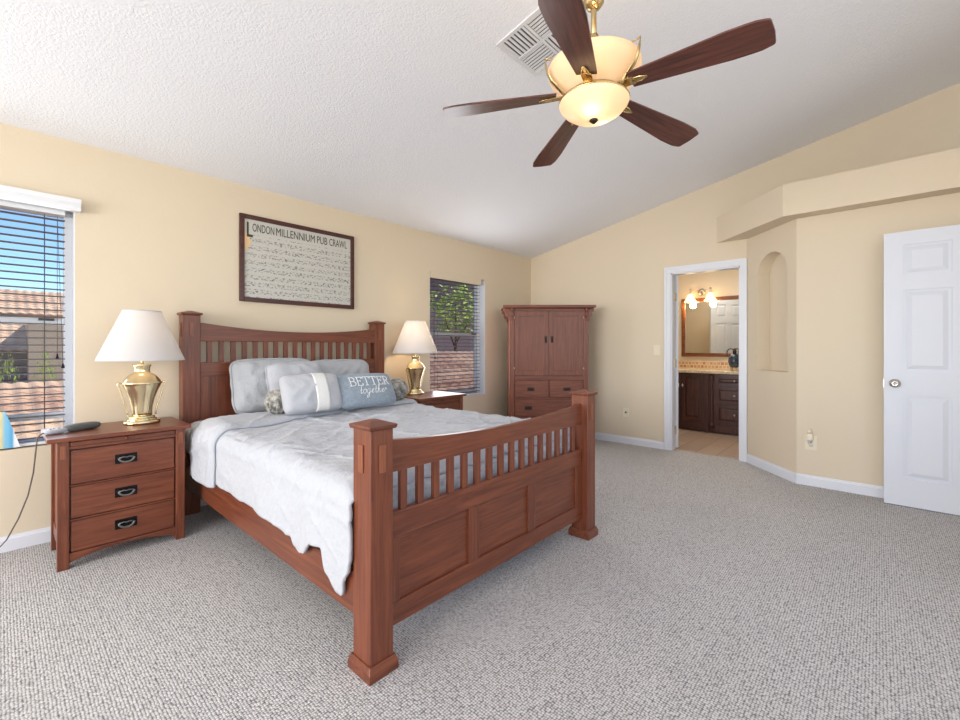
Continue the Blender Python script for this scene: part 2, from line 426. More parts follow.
# unseen walls behind the camera, with window openings added for the area fills
w = MB()
def wall_hole(w, ax, at, a0, a1, h0, h1, z0, z1, topf, th):
    def pr(p, q): w.prism(p, ax, at, at + th)
    pr([(a0, 0), (h0, 0), (h0, topf(h0)), (a0, topf(a0))], 0); pr([(h1, 0), (a1, 0), (a1, topf(a1)), (h1, topf(h1))], 0)
    pr([(h0, 0), (h1, 0), (h1, z0), (h0, z0)], 0); pr([(h0, z1), (h1, z1), (h1, topf(h1)), (h0, topf(h0))], 0)
wall_hole(w, 'x', XW - .2, YS - .2, YA, -.5, 3.1, .55, 2.4, ceilz, .2); struct(w, 'wall_back_left', M['wall'])
w = MB(); wall_hole(w, 'y', YS - .2, XW, XC + .1, -1.1, 3.5, .75, 2.6, lambda x: ceilz(YS), .2); struct(w, 'wall_back_right', M['wall'])
for nm, q in (('added_window_3', ('x', XW - .1, -.5, 3.1, .55, 2.4)), ('added_window_4', ('y', YS - .1, -1.1, 3.5, .75, 2.6))):  # frames added around the unseen openings that hold the area fills
    ax, at, a0, a1, z0, z1 = q; f = MB(); t = .05
    for (p, r_, s_, u) in ((a0, a0 + t, z0, z1), (a1 - t, a1, z0, z1), (a0, a1, z0, z0 + t), (a0, a1, z1 - t, z1), ((a0 + a1) / 2 - .02, (a0 + a1) / 2 + .02, z0, z1)):
        f.prism([(p, s_), (r_, s_), (r_, u), (p, u)], ax, at - .03, at + .03)
    wf = struct(f, nm, M['white'])

# baseboards
def base(name, pts, depth=.016, h=.088):
    """pts in plan with the room on the left of travel; profile with a stepped top"""
    w = MB()
    for a, b in zip(pts, pts[1:]):
        a = Vector(a); b = Vector(b); t = (b - a).normalized(); n = Vector((-t.y, t.x))
        prof = [(0, 0), (depth, 0), (depth, h - .02), (depth * .55, h - .012), (depth * .4, h), (0, h)]
        vs = [(a.x + n.x * d, a.y + n.y * d, z) for d, z in prof] + [(b.x + n.x * d, b.y + n.y * d, z) for d, z in prof]
        k = len(prof)
        w.add(vs, [tuple(range(k)), tuple(reversed(range(k, 2 * k)))] + [(i, (i + 1) % k, (i + 1) % k + k, i + k) for i in range(k)])
    return struct(w, name, M['white'])
base('baseboard_left', [(XB, YA), (XW, YA)])
base('baseboard_right', [(XB, 1.845), (XB, YA)])
base('baseboard_entry', [(XC, YS), (XC, P2.y), (XB - .003, P1.y - .003)])

# window units
def window(name, q, blind_label, valance_out, lab_pos):
    x0, x1, z0, z1 = q
    yg = YA + .125; f = MB(); t = .045
    f.box(x0, x0 + t, yg - .03, yg + .03, z0, z1); f.box(x1 - t, x1, yg - .03, yg + .03, z0, z1)
    f.box(x0 + t, x1 - t, yg - .03, yg + .03, z1 - t, z1); f.box(x0 + t, x1 - t, yg - .03, yg + .03, z0, z0 + .025)
    zm = 1.345; f.box(x0 + t, x1 - t, yg - .035, yg + .03, zm - .022, zm + .022)
    f.box(x0 + t, x1 - t, yg - .03, yg + .02, .735, .775) if valance_out else f.box(x0 + t, x1 - t, yg - .03, yg + .02, .62, .665)
    fr = struct(f, name, M['white'], bevel=.002)
    lin = MB()
    lin.box(x1 - .006, x1 - .0005, YA + .002, yg - .031, z0 + .004, z1); lin.box(x0 + .0005, x0 + .006, YA + .002, yg - .031, z0 + .004, z1)
    if not valance_out: lin.box(x0 + .006, x1 - .006, YA + .002, yg - .031, z0 + .0005, z0 + .006)
    lin.build('jamb_liner', M['white'], fr)
    g = MB().box(x0 + t, x1 - t, yg + .004, yg + .008, z0 + .025, z1 - t).build('pane', M['glass'], fr)
    MB().box(x1 - .16, x1 - .09, yg - .05, yg - .035, zm + .005, zm + .02).build('latch', M['cord'], fr)
    # horizontal slat blind hung inside the reveal
    th = thing('window_blind', ((x0 + x1) / 2, YA + .045, z0), blind_label, 'blind', group='slat blinds')
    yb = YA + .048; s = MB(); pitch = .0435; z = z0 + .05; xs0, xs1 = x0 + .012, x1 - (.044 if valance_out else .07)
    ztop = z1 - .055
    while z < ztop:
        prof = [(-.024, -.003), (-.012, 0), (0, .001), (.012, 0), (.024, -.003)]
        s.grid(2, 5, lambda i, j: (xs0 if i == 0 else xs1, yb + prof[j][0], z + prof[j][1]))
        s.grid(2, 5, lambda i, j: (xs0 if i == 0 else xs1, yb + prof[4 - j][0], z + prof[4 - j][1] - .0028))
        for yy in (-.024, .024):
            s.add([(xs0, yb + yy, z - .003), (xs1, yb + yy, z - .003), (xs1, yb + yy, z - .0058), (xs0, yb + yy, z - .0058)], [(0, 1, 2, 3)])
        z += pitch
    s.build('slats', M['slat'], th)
    c = MB()
    for xx in (x1 - .135, x0 + .14, x1 - .08 if valance_out else x0 + .075):
        for yy in ((yb - .027,) if xx in (x1 - .08, x0 + .075) else (yb - .027, yb + .027)):
            c.tube([(xx, yy, z1 - .06), (xx, yy, z0 + .03 if xx not in (x1 - .08, x0 + .075) else zm - .2)], .0014, 5)
    c.build('ladder_cord', M['cord'], th)
    MB().box(xs0, xs1, yb - .026, yb + .026, z0 + .008, z0 + .026).build('bottom_rail', M['slatwhite'], th, bevel=.003)
    tx = x1 - .08 if valance_out else x0 + .075
    for dx, zz in ((0, zm - .2), (.025, zm - .26)):
        MB().lathe([(0, .03), (.004, .028), (.005, .012), (.010, 0), (0, -.001)], (tx + dx, yb - .03, zz - .03), 12).build('tassel', M['iron'] if valance_out else M['cord'], th)
        if dx: MB().tube([(tx + dx, yb - .03, zz), (tx, yb - .028, z1 - .06)], .0014, 5).build('pull_cord', M['cord'], th)
    MB().box(xs0, xs1, yb - .028, yb + .03, z1 - .05, z1 - .003).build('head_rail', M['slatwhite'], th, bevel=.002)
    if valance_out:
        v = MB()
        prof = [(0, 2.035), (.05, 2.035), (.056, 2.042), (.056, 2.062), (.062, 2.072), (.07, 2.08), (.07, 2.105), (0, 2.105)]
        v.prism([(YA - .001 - a, z) for a, z in prof], 'x', x0 - .022, x1 + .022)
        v.build('valance', M['slatwhite'], th)
    else:
        MB().box(xs0, xs1, YA + .001, YA + .014, z1 - .075, z1 - .0005).build('valance', M['wall'], th)
    return th
window('window_1', W1, 'slat blind with outside valance on the window left of the lamp', True, 0)
window('window_2', W2, 'open slat blind recessed in the window right of the bed', False, 0)

# doorway casing, jamb and bathroom door
c = MB(); cw = .066
yl, yr = D1 + cw, D0 - .058
for (y0, y1, z0, z1, yi0, yi1, zi0, zi1) in ((D1 - .005, yl, 0, DZ - .005, D1 + .04, yl, 0, DZ + cw - .026), (yr, D0 + .005, 0, DZ - .005, yr, D0 - .034, 0, DZ + cw - .026), (yr, yl, DZ - .005, DZ + cw, yr, yl, DZ + cw - .026, DZ + cw)):
    c.box(XB - .016, XB - .0005, y0, y1, z0, z1)
    c.box(XB - .022, XB - .0162, yi0, yi1, zi0, zi1)
struct(c, 'trim_1', M['white'])
j = MB()
j.box(XB, XB + .12, D1 - .018, D1, 0, DZ); j.box(XB, XB + .12, D0, D0 + .018, 0, DZ); j.box(XB, XB + .12, D0, D1, DZ - .018, DZ)
struct(j, 'trim_2', M['white'])

def six_panel(w, W_, Hh, th, mids=None):
    """door leaf in local coords: x along width 0..W_, y thickness 0..th, z up"""
    g = .010; st = .108; mu = .10
    w.box(0, W_, g, th - g, 0, Hh)
    cols = [(st, (W_ - mu) / 2), ((W_ + mu) / 2, W_ - st)]
    rows = [(.205, .825), (1.0, 1.605), (1.715, 1.94)]
    for (ya, yb, sgn) in ((0, g, -1), (th - g, th, 1)):
        for a, b in ((0, st), (W_ - st, W_), ((W_ - mu) / 2, (W_ + mu) / 2)): w.box(a, b, ya, yb, 0, Hh)
        for a, b in cols:
            for z0, z1 in ((0, .205), (.825, 1.0), (1.605, 1.715), (1.94, Hh)): w.box(a, b, ya, yb, z0, z1)
            for z0, z1 in rows:
                yi, yo = (g, .001) if sgn < 0 else (th - g, th - .001)
                p = [(a + .018, z0 + .018), (b - .018, z0 + .018), (b - .018, z1 - .018), (a + .018, z1 - .018)]
                q = [(a + .045, z0 + .045), (b - .045, z0 + .045), (b - .045, z1 - .045), (a + .045, z1 - .045)]
                w.add([(x, yi, z) for x, z in p] + [(x, yo, z) for x, z in q], [(4, 5, 6, 7), (0, 1, 5, 4), (1, 2, 6, 5), (2, 3, 7, 6), (3, 0, 4, 7)])
    return w
def knob(parent, mat, loc, dirv, prof_r=.027):
    w = MB().lathe([(0, 0), (.032, 0), (.033, .004), (.028, .009), (.012, .011), (.011, .026), (.018, .032), (.0265, .042), (.027, .052), (.021, .06), (.008, .062), (.006, .058), (0, .058)], (0, 0, 0), 28)
    q = Vector(dirv).to_track_quat('Z', 'Y').to_matrix().to_4x4()
    return w.xf(Matrix.Translation(loc) @ q).build('door_knob', mat, parent)

# bedroom entry door, swung open against the entry wall: face at x = 4.53
w = six_panel(MB(), .81, 2.04, .035)
w.xf(Matrix(((0, 1, 0, 4.53), (-1, 0, 0, -.03), (0, 0, 1, .006), (0, 0, 0, 1))))
d = struct(w, 'door_1', M['door'])
knob(d, M['nickel'], (4.53, -.09, .915), (-1, 0, 0)); knob(d, M['nickel'], (4.565, -.09, .915), (1, 0, 0))
MB().box(4.538, 4.557, -.031, -.026, .88, .945).build('latch_plate', M['nickel'], d)
# bathroom door, swung fully open into the bathroom
w = six_panel(MB(), .70, 2.02, .035)
hx, hy = XB + .127, D1 - .010
w.xf(Matrix.Translation((hx, hy, .012)) @ Matrix.Rotation(R(40), 4, 'Z') @ Matrix.Translation((0, -.035, 0)))
d = struct(w, 'door_2', M['door'])
for zz in (.22, 1.0, 1.78):
    h = MB().box(XB + .085, XB + .122, D1 - .0205, D1 - .0165, zz - .05, zz + .05); h.tube([(XB + .126, D1 - .018, zz - .05), (XB + .126, D1 - .018, zz + .05)], .006, 8)
    h.build('hinge', M['brass'], d)

# bathroom shell
BX0, BX1, BY0, BY1, BZ = XB + .12, 7.2, -.3, 3.6, 2.6
struct(MB().box(5.28, BX1 + .1, BY0 - .1, BY1 + .1, -.1, -.004), 'floor_bathroom', M['bathtile'])
struct(MB().box(BX0, BX1 + .1, BY0 - .1, BY1 + .1, BZ, BZ + .1), 'ceiling_bathroom', M['ceiling'])
struct(MB().box(BX1, BX1 + .1, BY0 - .1, BY1 + .1, 0, BZ), 'wall_bathroom_far', M['wall'])
struct(MB().box(BX0, BX1, BY1, BY1 + .1, 0, BZ), 'wall_bathroom_left', M['wall'])
struct(MB().box(BX0, BX1, BY0 - .1, BY0, 0, BZ), 'wall_bathroom_right', M['wall'])

# wall plates
def plate(name, loc, nrm, wdt, hgt, label, cat, extra=None):
    t = thing(name, loc, label, cat)
    nv = Vector((nrm[0], nrm[1], 0)).normalized(); tv = Vector((-nv.y, nv.x, 0))
    m = Matrix((tuple([tv.x, nv.x, 0, loc[0]]), tuple([tv.y, nv.y, 0, loc[1]]), (0, 0, 1, loc[2]), (0, 0, 0, 1)))
    MB().box(-wdt / 2, wdt / 2, .0005, .006, -hgt / 2, hgt / 2).xf(m).build('cover_plate', M['plate'], t, bevel=.002)
    if extra: extra(t, m)
    return t
def sw(t, m):
    MB().box(-.016, .016, .006, .0085, -.033, .033).xf(m).build('rocker', M['plate'], t, bevel=.001)
    MB().box(-.012, .012, .0085, .013, -.028, .004).xf(m).build('paddle', M['plate'], t, bevel=.001)
plate('light_switch', (XB, 1.93, 1.155), (-1, 0), .075, .118, 'ivory light switch plate beside the bathroom doorway casing', 'light switch', sw)
def jack(t, m):
    MB().lathe([(0, .006), (.011, .006), (.011, .012), (.006, .0125), (.005, .009), (0, .009)], (0, 0, 0), 16).xf(m @ Matrix.Rotation(R(-90), 4, 'X')).build('socket', M['cable'], t)
plate('wall_jack', (XB, 2.31, .385), (-1, 0), .07, .115, 'small ivory cable jack plate low on the wall left of the doorway', 'wall jack', jack)
def outl(t, m):
    for dz in (-.022, .022):
        o = MB().lathe([(0, .0055), (.017, .0055), (.0165, .0085), (0, .009)], (0, 0, 0), 20).xf(m @ Matrix.Translation((0, 0, dz)) @ Matrix.Rotation(R(-90), 4, 'X')).build('receptacle', M['plate'], t)
        MB().box(-.007, -.005, .0088, .0095, dz - .005, dz + .005).box(.005, .007, .0088, .0095, dz - .005, dz + .005).xf(m).build('slot', M['iron'], o)
plate('wall_outlet', (XC, .43, .37), (-1, 0), .085, .125, 'ivory electrical outlet low on the wall left of the open door', 'outlet', outl)
t = thing('plug_in_freshener', (XC - .012, .435, .41), 'ivory plug-in air freshener plugged into the low outlet', 'air freshener')
MB().box(XC - .048, XC - .0115, .412, .458, .392, .452).build('body', M['plate'], t, bevel=.008)
MB().lathe([(0, 0), (.015, 0), (.017, .02), (.010, .034), (0, .036)], (XC - .035, .435, .451), 18).build('cap', M['plate'], t)
MB().tube([(XC - .035, .435, .37), (XC - .035, .435, .392)], .013, 14).build('oil_bottle', M['device_pale'], t)

# ceiling air register
ang = math.atan(-.198)
vt = thing('ceiling_register', (2.09, 1.42, ceilz(1.42)), 'white square air register in the ceiling behind the fan', 'air vent')
vm = Matrix.Translation((2.09, 1.42, ceilz(1.42))) @ Matrix.Rotation(math.atan(-.198), 4, 'X')
hs = .19; f = MB()
for (a, b, c_, d_) in ((-hs, hs, -hs, -hs + .022), (-hs, hs, hs - .022, hs), (-hs, -hs + .022, -hs + .022, hs - .022), (hs - .022, hs, -hs + .022, hs - .022), (-.008, .008, -hs + .022, hs - .022), (-hs + .022, -.008, -.008, .008), (.008, hs - .022, -.008, .008)):
    f.box(a, b, c_, d_, -.010, -.001)
f.xf(vm).build('frame', M['vent'], vt)
MB().box(-hs + .01, hs - .01, -hs + .01, hs - .01, -.0025, -.0008).xf(vm).build('duct', M['vent_dark'], vt)
lv = MB()
for qx, qy, along in ((-1, 1, 'y'), (1, 1, 'x'), (-1, -1, 'x'), (1, -1, 'y')):
    for k in range(7):
        o_ = .02 + k * .0235
        if along == 'y': lv.box(min(qx * .01, qx * (hs - .02)), max(qx * .01, qx * (hs - .02)), qy * o_ - .0072, qy * o_ + .0072, -.008, -.004)
        else: lv.box(qx * o_ - .0072, qx * o_ + .0072, min(qy * .01, qy * (hs - .02)), max(qy * .01, qy * (hs - .02)), -.008, -.004)
lv.xf(vm).build('louvers', M['vent'], vt)

# ------------------------------------------------------------------ BED
bed = thing('bed', (1.715, 2.5, 0), 'cherry wood queen bed with slatted headboard and footboard', 'bed')
BX = (0.865, 2.565)
wx, wy, wz = M['wood_x'], M['wood_y'], M['wood_z']
def post(cx_, cy_, hw, hd, top_, name, base_=True):
    p = MB().box(cx_ - hw, cx_ + hw, cy_ - hd, cy_ + hd, 0.0, top_).build(name, wz, bed, bevel=.004)
    c = MB(); e = .011
    c.frustum((cx_ - hw - e + .004, cx_ + hw + e - .004, cy_ - hd - e + .004, cy_ + hd + e - .004), top_, (cx_ - hw - e, cx_ + hw + e, cy_ - hd - e, cy_ + hd + e), top_ + .008)
    c.box(cx_ - hw - e, cx_ + hw + e, cy_ - hd - e, cy_ + hd + e, top_ + .008, top_ + .016)
    c.frustum((cx_ - hw - e, cx_ + hw + e, cy_ - hd - e, cy_ + hd + e), top_ + .016, (cx_ - .012, cx_ + .012, cy_ - .01, cy_ + .01), top_ + .032)
    c.build('post_cap', wx, p, bevel=.0015)
    if base_:
        c = MB().box(cx_ - hw - .014, cx_ + hw + .014, cy_ - hd - .014, cy_ + hd + .014, 0, .03)
        c.frustum((cx_ - hw - .014, cx_ + hw + .014, cy_ - hd - .014, cy_ + hd + .014), .03, (cx_ - hw - .006, cx_ + hw + .006, cy_ - hd - .006, cy_ + hd + .006), .052)
        c.build('post_base', wx, p, bevel=.002)
    for z0, z1 in ((top_ - .155, top_ - .055),):
        sgn = -1 if cx_ < 1.7 else 1
        for s2 in (-1, 1):
            MB().box(cx_ + s2 * hw, cx_ + s2 * (hw + .006), cy_ - .014, cy_ + .014, z0, z1).build('peg', M['peg'], p, bevel=.002)
        MB().box(cx_ - .014, cx_ + .014, cy_ - hd - .006, cy_ - hd, z0, z1).build('peg', M['peg'], p, bevel=.002)
    return p
FY = 1.382; fp = .049
post(.883 + fp, FY, fp, .057, .885, 'foot_post'); post(2.540 - fp, FY, fp, .057, .885, 'foot_post')
post(.868 + .055, 3.655, .055, .05, 1.415, 'head_post', False); post(2.562 - .055, 3.655, .055, .05, 1.415, 'head_post', False)
# footboard: outline with sagging top rail, three recessed panels
x0, x1 = .981, 2.442; fy0, fy1 = 1.368, 1.398
def sag(x, zc, ze): t = (x - 1.715) / .724; return zc + (ze - zc) * t * t
def rail(mb, xa, xb, y0, y1, zb, zt, n=20):
    xs = [xa + (xb - xa) * i / n for i in range(n + 1)]
    mb.prism([(x, zb(x) if callable(zb) else zb) for x in xs] + [(x, zt(x) if callable(zt) else zt) for x in reversed(xs)], 'y', y0, y1)
fb = MB()
rail(fb, x0, x1, fy0, fy1, .706, lambda x: sag(x, .794, .832))
fb.build('footboard_top_rail', wx, bed, bevel=.003)
fb = MB(); fb.box(x0, x1, fy0, fy1, .453, .552); fb.box(x0, x1, fy0, fy1, .120, .206)
fo = fb.build('footboard', wx, bed, bevel=.003)
for a, b in ((x0, 1.045), (1.43, 1.50), (1.885, 1.95), (2.375, x1)):
    MB().box(a, b, fy0, fy1, .206, .453).build('stile', wz, fo, bevel=.002)
for a, b in ((1.045, 1.43), (1.50, 1.885), (1.95, 2.375)):
    MB().box(a, b, fy0 + .012, fy1 - .006, .206, .453).build('panel', wx, fo)
n = 17; gap = (x1 - x0) / (n + .0)
for i in range(n + 1):
    if i in (0, n): continue
    xc = x0 + gap * i
    MB().box(xc - .0165, xc + .0165, fy0 + .004, fy1 - .006, .552, .706).build('spindle', wz, fo, bevel=.002)
# headboard
hx0, hx1 = .978, 2.452; hy0, hy1 = 3.61, 3.64
hb = MB(); rail(hb, hx0, hx1, hy0, hy1, 1.23, lambda x: sag(x, 1.312, 1.362)); hb.build('headboard_top_rail', wx, bed, bevel=.003)
hb = MB(); hb.box(hx0, hx1, hy0, hy1, .975, 1.076); hb.box(hx0, hx1, hy0, hy1, .30, .42)
ho = hb.build('headboard', wx, bed, bevel=.003)
for a, b in ((hx0, 1.04), (1.45, 1.52), (1.91, 1.98), (2.39, hx1)):
    MB().box(a, b, hy0, hy1, .42, .975).build('stile', wz, ho, bevel=.002)
for a, b in ((1.04, 1.45), (1.52, 1.91), (1.98, 2.39)):
    MB().box(a, b, hy0 + .012, hy1 - .006, .42, .975).build('panel', wz, ho)
n = 19; gap = (hx1 - hx0 + .04) / n
for i in range(1, n):
    xc = hx0 - .02 + gap * i
    MB().box(xc - .017, xc + .017, hy0 + .004, hy1 - .006, 1.076, 1.23).build('spindle', wz, ho, bevel=.002)
for xx in (.885, 2.517):
    MB().box(xx, xx + .028, 1.43, 3.61, .195, .352).build('side_rail', wy, bed, bevel=.003)
for yy in (1.9, 2.5, 3.1):
    MB().box(.913, 2.517, yy, yy + .09, .22, .245).build('cross_slat', wx, bed)

# mattress and box spring
bs = MB().box(.935, 2.495, 1.44, 3.59, .246, .42); tag(bs.build('box_spring', M['mattress'], origin=(1.7, 2.5, .246), bevel=.03), 'white box spring inside the wooden bed frame beneath the duvet', 'box spring')
ms = MB().box(.925, 2.505, 1.435, 3.595, .421, .64); tag(ms.build('mattress', M['sheet'], origin=(1.7, 2.5, .421), bevel=.05), 'mattress under the duvet, its patterned grey sheet showing by the headboard', 'mattress')

# duvet -------------------------------------------------------------
HEM = [(1.43, .40), (1.455, .335), (1.49, .25), (1.55, .262), (1.594, .30), (1.63, .392), (1.70, .385), (1.79, .319), (1.83, .305), (1.883, .32), (1.92, .352), (2.08, .371), (2.44, .372), (2.75, .378), (2.94, .389), (3.26, .361), (3.4, .36)]
def wr(x, y, z, f, o=0): return noise.noise(Vector((x * f + o, y * f + 3.1, z * f + 7.7)))
def ridge(u, v, fu, fv, o):
    q = noise.noise(Vector((u * fu + o + .5 * noise.noise(Vector((u * 2, v * 2, o))), v * fv, o * 1.7)))
    return max(0, 1 - abs(q) * 7.5) ** 1.3
def fold(x, y, z):
    w_ = max(0, .62 - z)
    a = .012 * wr(x, y, z, 2.6)
    m1 = .5 + .5 * noise.noise(Vector((x * 1.7, y * 1.7, 4))); m2 = .5 + .5 * noise.noise(Vector((x * 2.1, y * 2.1, 14)))
    yy = y + w_ * .3; xx = x - w_
    for ang_, am, fu, fv, o in ((.45, .018, 3.6, .9, 1), (1.0, .015, 4.6, 1.1, 6), (2.3, .012, 5.2, 1.3, 11), (1.55, .009, 9, 2.6, 17), (.8, .008, 12, 3, 23)):
        u = xx * math.cos(ang_) + yy * math.sin(ang_); v = -xx * math.sin(ang_) + yy * math.cos(ang_)
        a += am * ridge(u, v, fu, fv, o) * (m1 if o in (1, 11) else m2) * 1.3 * (1 - min(1, w_ / .05) if o > 16 else 1)
    a *= 1 - .45 * min(1, w_ / .08)
    return a + .003 * wr(x, y, z, 14)
def cross(t, hemL, hemR, lift=0, xL=.868, xR=2.535, top=.662):
    """arc-length walk from left hem (0) to right hem (1) round the mattress edge"""
    rr = .085; LL = top - rr - hemL; LR = top - rr - hemR; flat = xR - xL - 2 * rr; q = math.pi / 2 * rr
    tot = LL + q + flat + q + LR; s = t * tot
    if s < LL: return (xL, hemL + s, -1, 0, s)
    s -= LL
    if s < q: a = s / rr; return (xL + rr - rr * math.cos(a), top - rr + rr * math.sin(a), -math.cos(a), math.sin(a), LL)
    s -= q
    if s < flat: return (xL + rr + s, top, 0, 1, LL)
    s -= flat
    if s < q: a = s / rr; return (xR - rr + rr * math.sin(a), top - rr + rr * math.cos(a), math.sin(a), math.cos(a), LL)
    s -= q
    return (xR, top - rr - s, 1, 0, LR - s)
def duvet_fn(y0, y1, nu, nv, lift, hemf, edge=None, tuck=True):
    def fn(i, j):
        u = i / (nu - 1); t = j / (nv - 1)
        # the left hem edge of a cuff may run obliquely
        y = y0 + (y1 - y0) * u
        hl = hemf(y)
        x, z, nx, nz, s = cross(t, hl, .38)
        if edge:
            f = max(0, min(1, (x - .87) / 1.3)); y = (y0 + edge * f) + (y1 - y0 - edge * f) * u
        d = fold(x, y, z)
        puff = .020 * max(0, nz)
        side = max(0, -nx)
        # vertical falling folds on the hanging side
        if abs(nx) > .5:
            k = max(0, min(1, (.62 - z) / .28))
            d += k * (.012 * math.sin(y * 9 + 1.9 * math.sin(y * 3.3)) + .004 * math.sin(y * 23)) * (1 if nx < 0 else .5)
            d += .012 * k
            d = max(d, .004)
        lf = lift * (math.sqrt(min(1, .03 + u * 9)) if lift else 0)
        off = d + puff + lf
        # foot end: round down inside the footboard
        if tuck and y < 1.52:
            k = (1.52 - y) / .10; drop = .10 * (1 - math.sqrt(max(0, 1 - min(1, k) ** 2)))
            z -= drop * max(0, nz)
        return (x + nx * off, y, z + nz * off)
    return fn
dv = MB().grid(230, 260, duvet_fn(1.43, 3.27, 230, 260, 0.0, lambda y: interp(HEM, y)))
duvet = dv.build('duvet', M['duvet'], origin=(1.7, 2.4, .66), solid=.014)
tag(duvet, 'pale blue-grey rumpled duvet spread over the bed', 'duvet')
cf = MB().grid(60, 220, duvet_fn(2.86, 3.25, 60, 220, .036, lambda y: .365 + .02 * (y - 2.86), edge=.22, tuck=False))
cfo = cf.build('turned_back_cuff', M['duvet'], duvet, solid=.018)

# sheet corner hanging by the head
sh = MB().grid(16, 24, lambda i, j: (lambda y, t: (cross(t * .35, .47, .4)[0] - .012 * abs(cross(t * .35, .47, .4)[2]) - .006 * math.sin(y * 40), y, cross(t * .35, .47, .4)[1] + .004 + .004 * math.sin(y * 60)))(3.24 + .32 * i / 15, j / 23))
tag(sh.build('bed_sheet', M['sheet'], origin=(.87, 3.4, .47), solid=.004), 'crinkled grey sheet edge hanging at the head end beside the nightstand', 'bed sheet')

# pillows -----------------------------------------------------------
def pillow_surface(w, h, t, u, v, pinch=.10, flange=0):
    """u,v in -1..1 -> (x, half thickness, z)"""
    a = max(0, 1 - abs(u) ** 2.6); b = max(0, 1 - abs(v) ** 2.6)
    th = t / 2 * (a * b) ** .46
    sx = 1 - pinch * (1 - v * v) * abs(u) ** 3 * -0 - pinch * .5 * (1 - abs(v) ** 2) * u * u
    sz = 1 - pinch * .5 * (1 - abs(u) ** 2) * v * v
    k_ = .11 * (abs(u) * abs(v)) ** 4; sx -= k_; sz -= k_ * 1.4
    return (u * w / 2 * sx, th, v * h / 2 * sz)
def pillow(name, w, h, t, base_, tilt, mat, label, yaw=0, roll=0, pinch=.10, wrinkle=.013, seed=0, flange=0, cat='pillow', group=None):
    """base_ = point of bottom edge centre; tilt backwards (deg); front faces -y"""
    N = 34; mb = MB()
    def wv(x, z, s_): return wrinkle * (1 - 2.4 * abs(noise.noise(Vector((x * 7 + seed * 3.3, z * 9 + (x * 3 if seed % 2 else -x * 4), s_ + seed))))) + wrinkle * .6 * noise.noise(Vector((x * 17, z * 17, seed + s_)))
    def side(sgn):
        def fn(i, j):
            u = -1 + 2 * i / N; v = -1 + 2 * j / N
            x, th, z = pillow_surface(w, h, t, u, v, pinch)
            k = min(1, th / (t * .25)); return (x, sgn * (th + k * wv(x, z, sgn)), z)
        return fn
    mb.grid(N + 1, N + 1, side(-1)); mb.grid(N + 1, N + 1, side(1))
    Mx = Matrix.Translation(base_) @ Matrix.Rotation(R(yaw), 4, 'Z') @ Matrix.Rotation(R(-tilt), 4, 'X') @ Matrix.Rotation(R(roll), 4, 'Y') @ Matrix.Translation((0, 0, h / 2))
    root = thing(name, tuple(base_), label, cat, group=group)
    inv = ROOTM[root]
    mb.v = [Mx @ v for v in mb.v]
    o = mb.build('pillow_cover' if cat == 'pillow' else 'cushion_cover', mat, root)
    bm = bmesh.new(); bm.from_mesh(o.data); bmesh.ops.remove_doubles(bm, verts=bm.verts, dist=.0008); bmesh.ops.recalc_face_normals(bm, faces=bm.faces); bm.to_mesh(o.data); bm.free()
    if flange:
        # thin welted flange around the seam
        pts = []
        K = 40
        for e in range(4):
            for k in range(K):
                q = -1 + 2 * k / K
                u, v = [(q, -1), (1, q), (-q, 1), (-1, -q)][e]
                x, _, z = pillow_surface(w, h, t, u, v, pinch); pts.append(Vector((x, 0, z)))
        fl = MB(); n_ = len(pts)
        def ffn(i, j):
            p = pts[i]; d_ = p.normalized(); return Mx @ (p + d_ * (j * flange - .004) + Vector((0, .006 * math.sin(i * .55 + seed) * j, 0)))
        fl.grid(n_, 2, ffn, wrapu=True); fl.build('flange', mat, root, solid=.004)
    return root, Mx
pillow('pillow', .64, .42, .19, (1.445, 3.405, .69), 14, M['sham'], 'grey sham pillow with frilled edge against the headboard, left side of the bed', seed=1, flange=.018, group='sham pillows at the headboard')
pillow('pillow', .60, .40, .18, (2.0, 3.405, .69), 14, M['sham'], 'grey sham pillow against the headboard behind the blue lettered cushion', seed=2, flange=.018, group='sham pillows at the headboard')
pillow('pillow', .44, .375, .12, (1.535, 3.235, .715), 17, M['cushion'], 'pale grey square pillow in the middle between the two shams', seed=3, flange=.012, roll=-1)
r4, M4 = pillow('throw_cushion', .44, .30, .15, (1.50, 2.935, .720), 24, M['cushion'], 'pale grey lumbar cushion with a wide white vertical band', seed=4, cat='cushion', wrinkle=.009, yaw=-4)
r5, M5 = pillow('throw_cushion', .53, .295, .13, (1.935, 2.905, .720), 30, M['blue'], 'slate blue lumbar cushion reading BETTER together in white letters', seed=6, cat='cushion', wrinkle=.004, yaw=-2)
# white band wrapped round the lumbar cushion
bd = MB(); NB = 40
def band(i, j):
    a = -1 + 2 * i / (NB - 1) ; u = .0 + .44 * j / 7
    x, th, z = pillow_surface(.44, .30, .15, u, a, .10)
    return M4 @ Vector((x, -(th + .0075), z))
bd.grid(NB, 8, band); bd.build('white_band', M['stripe_white'], r4, solid=-.003)
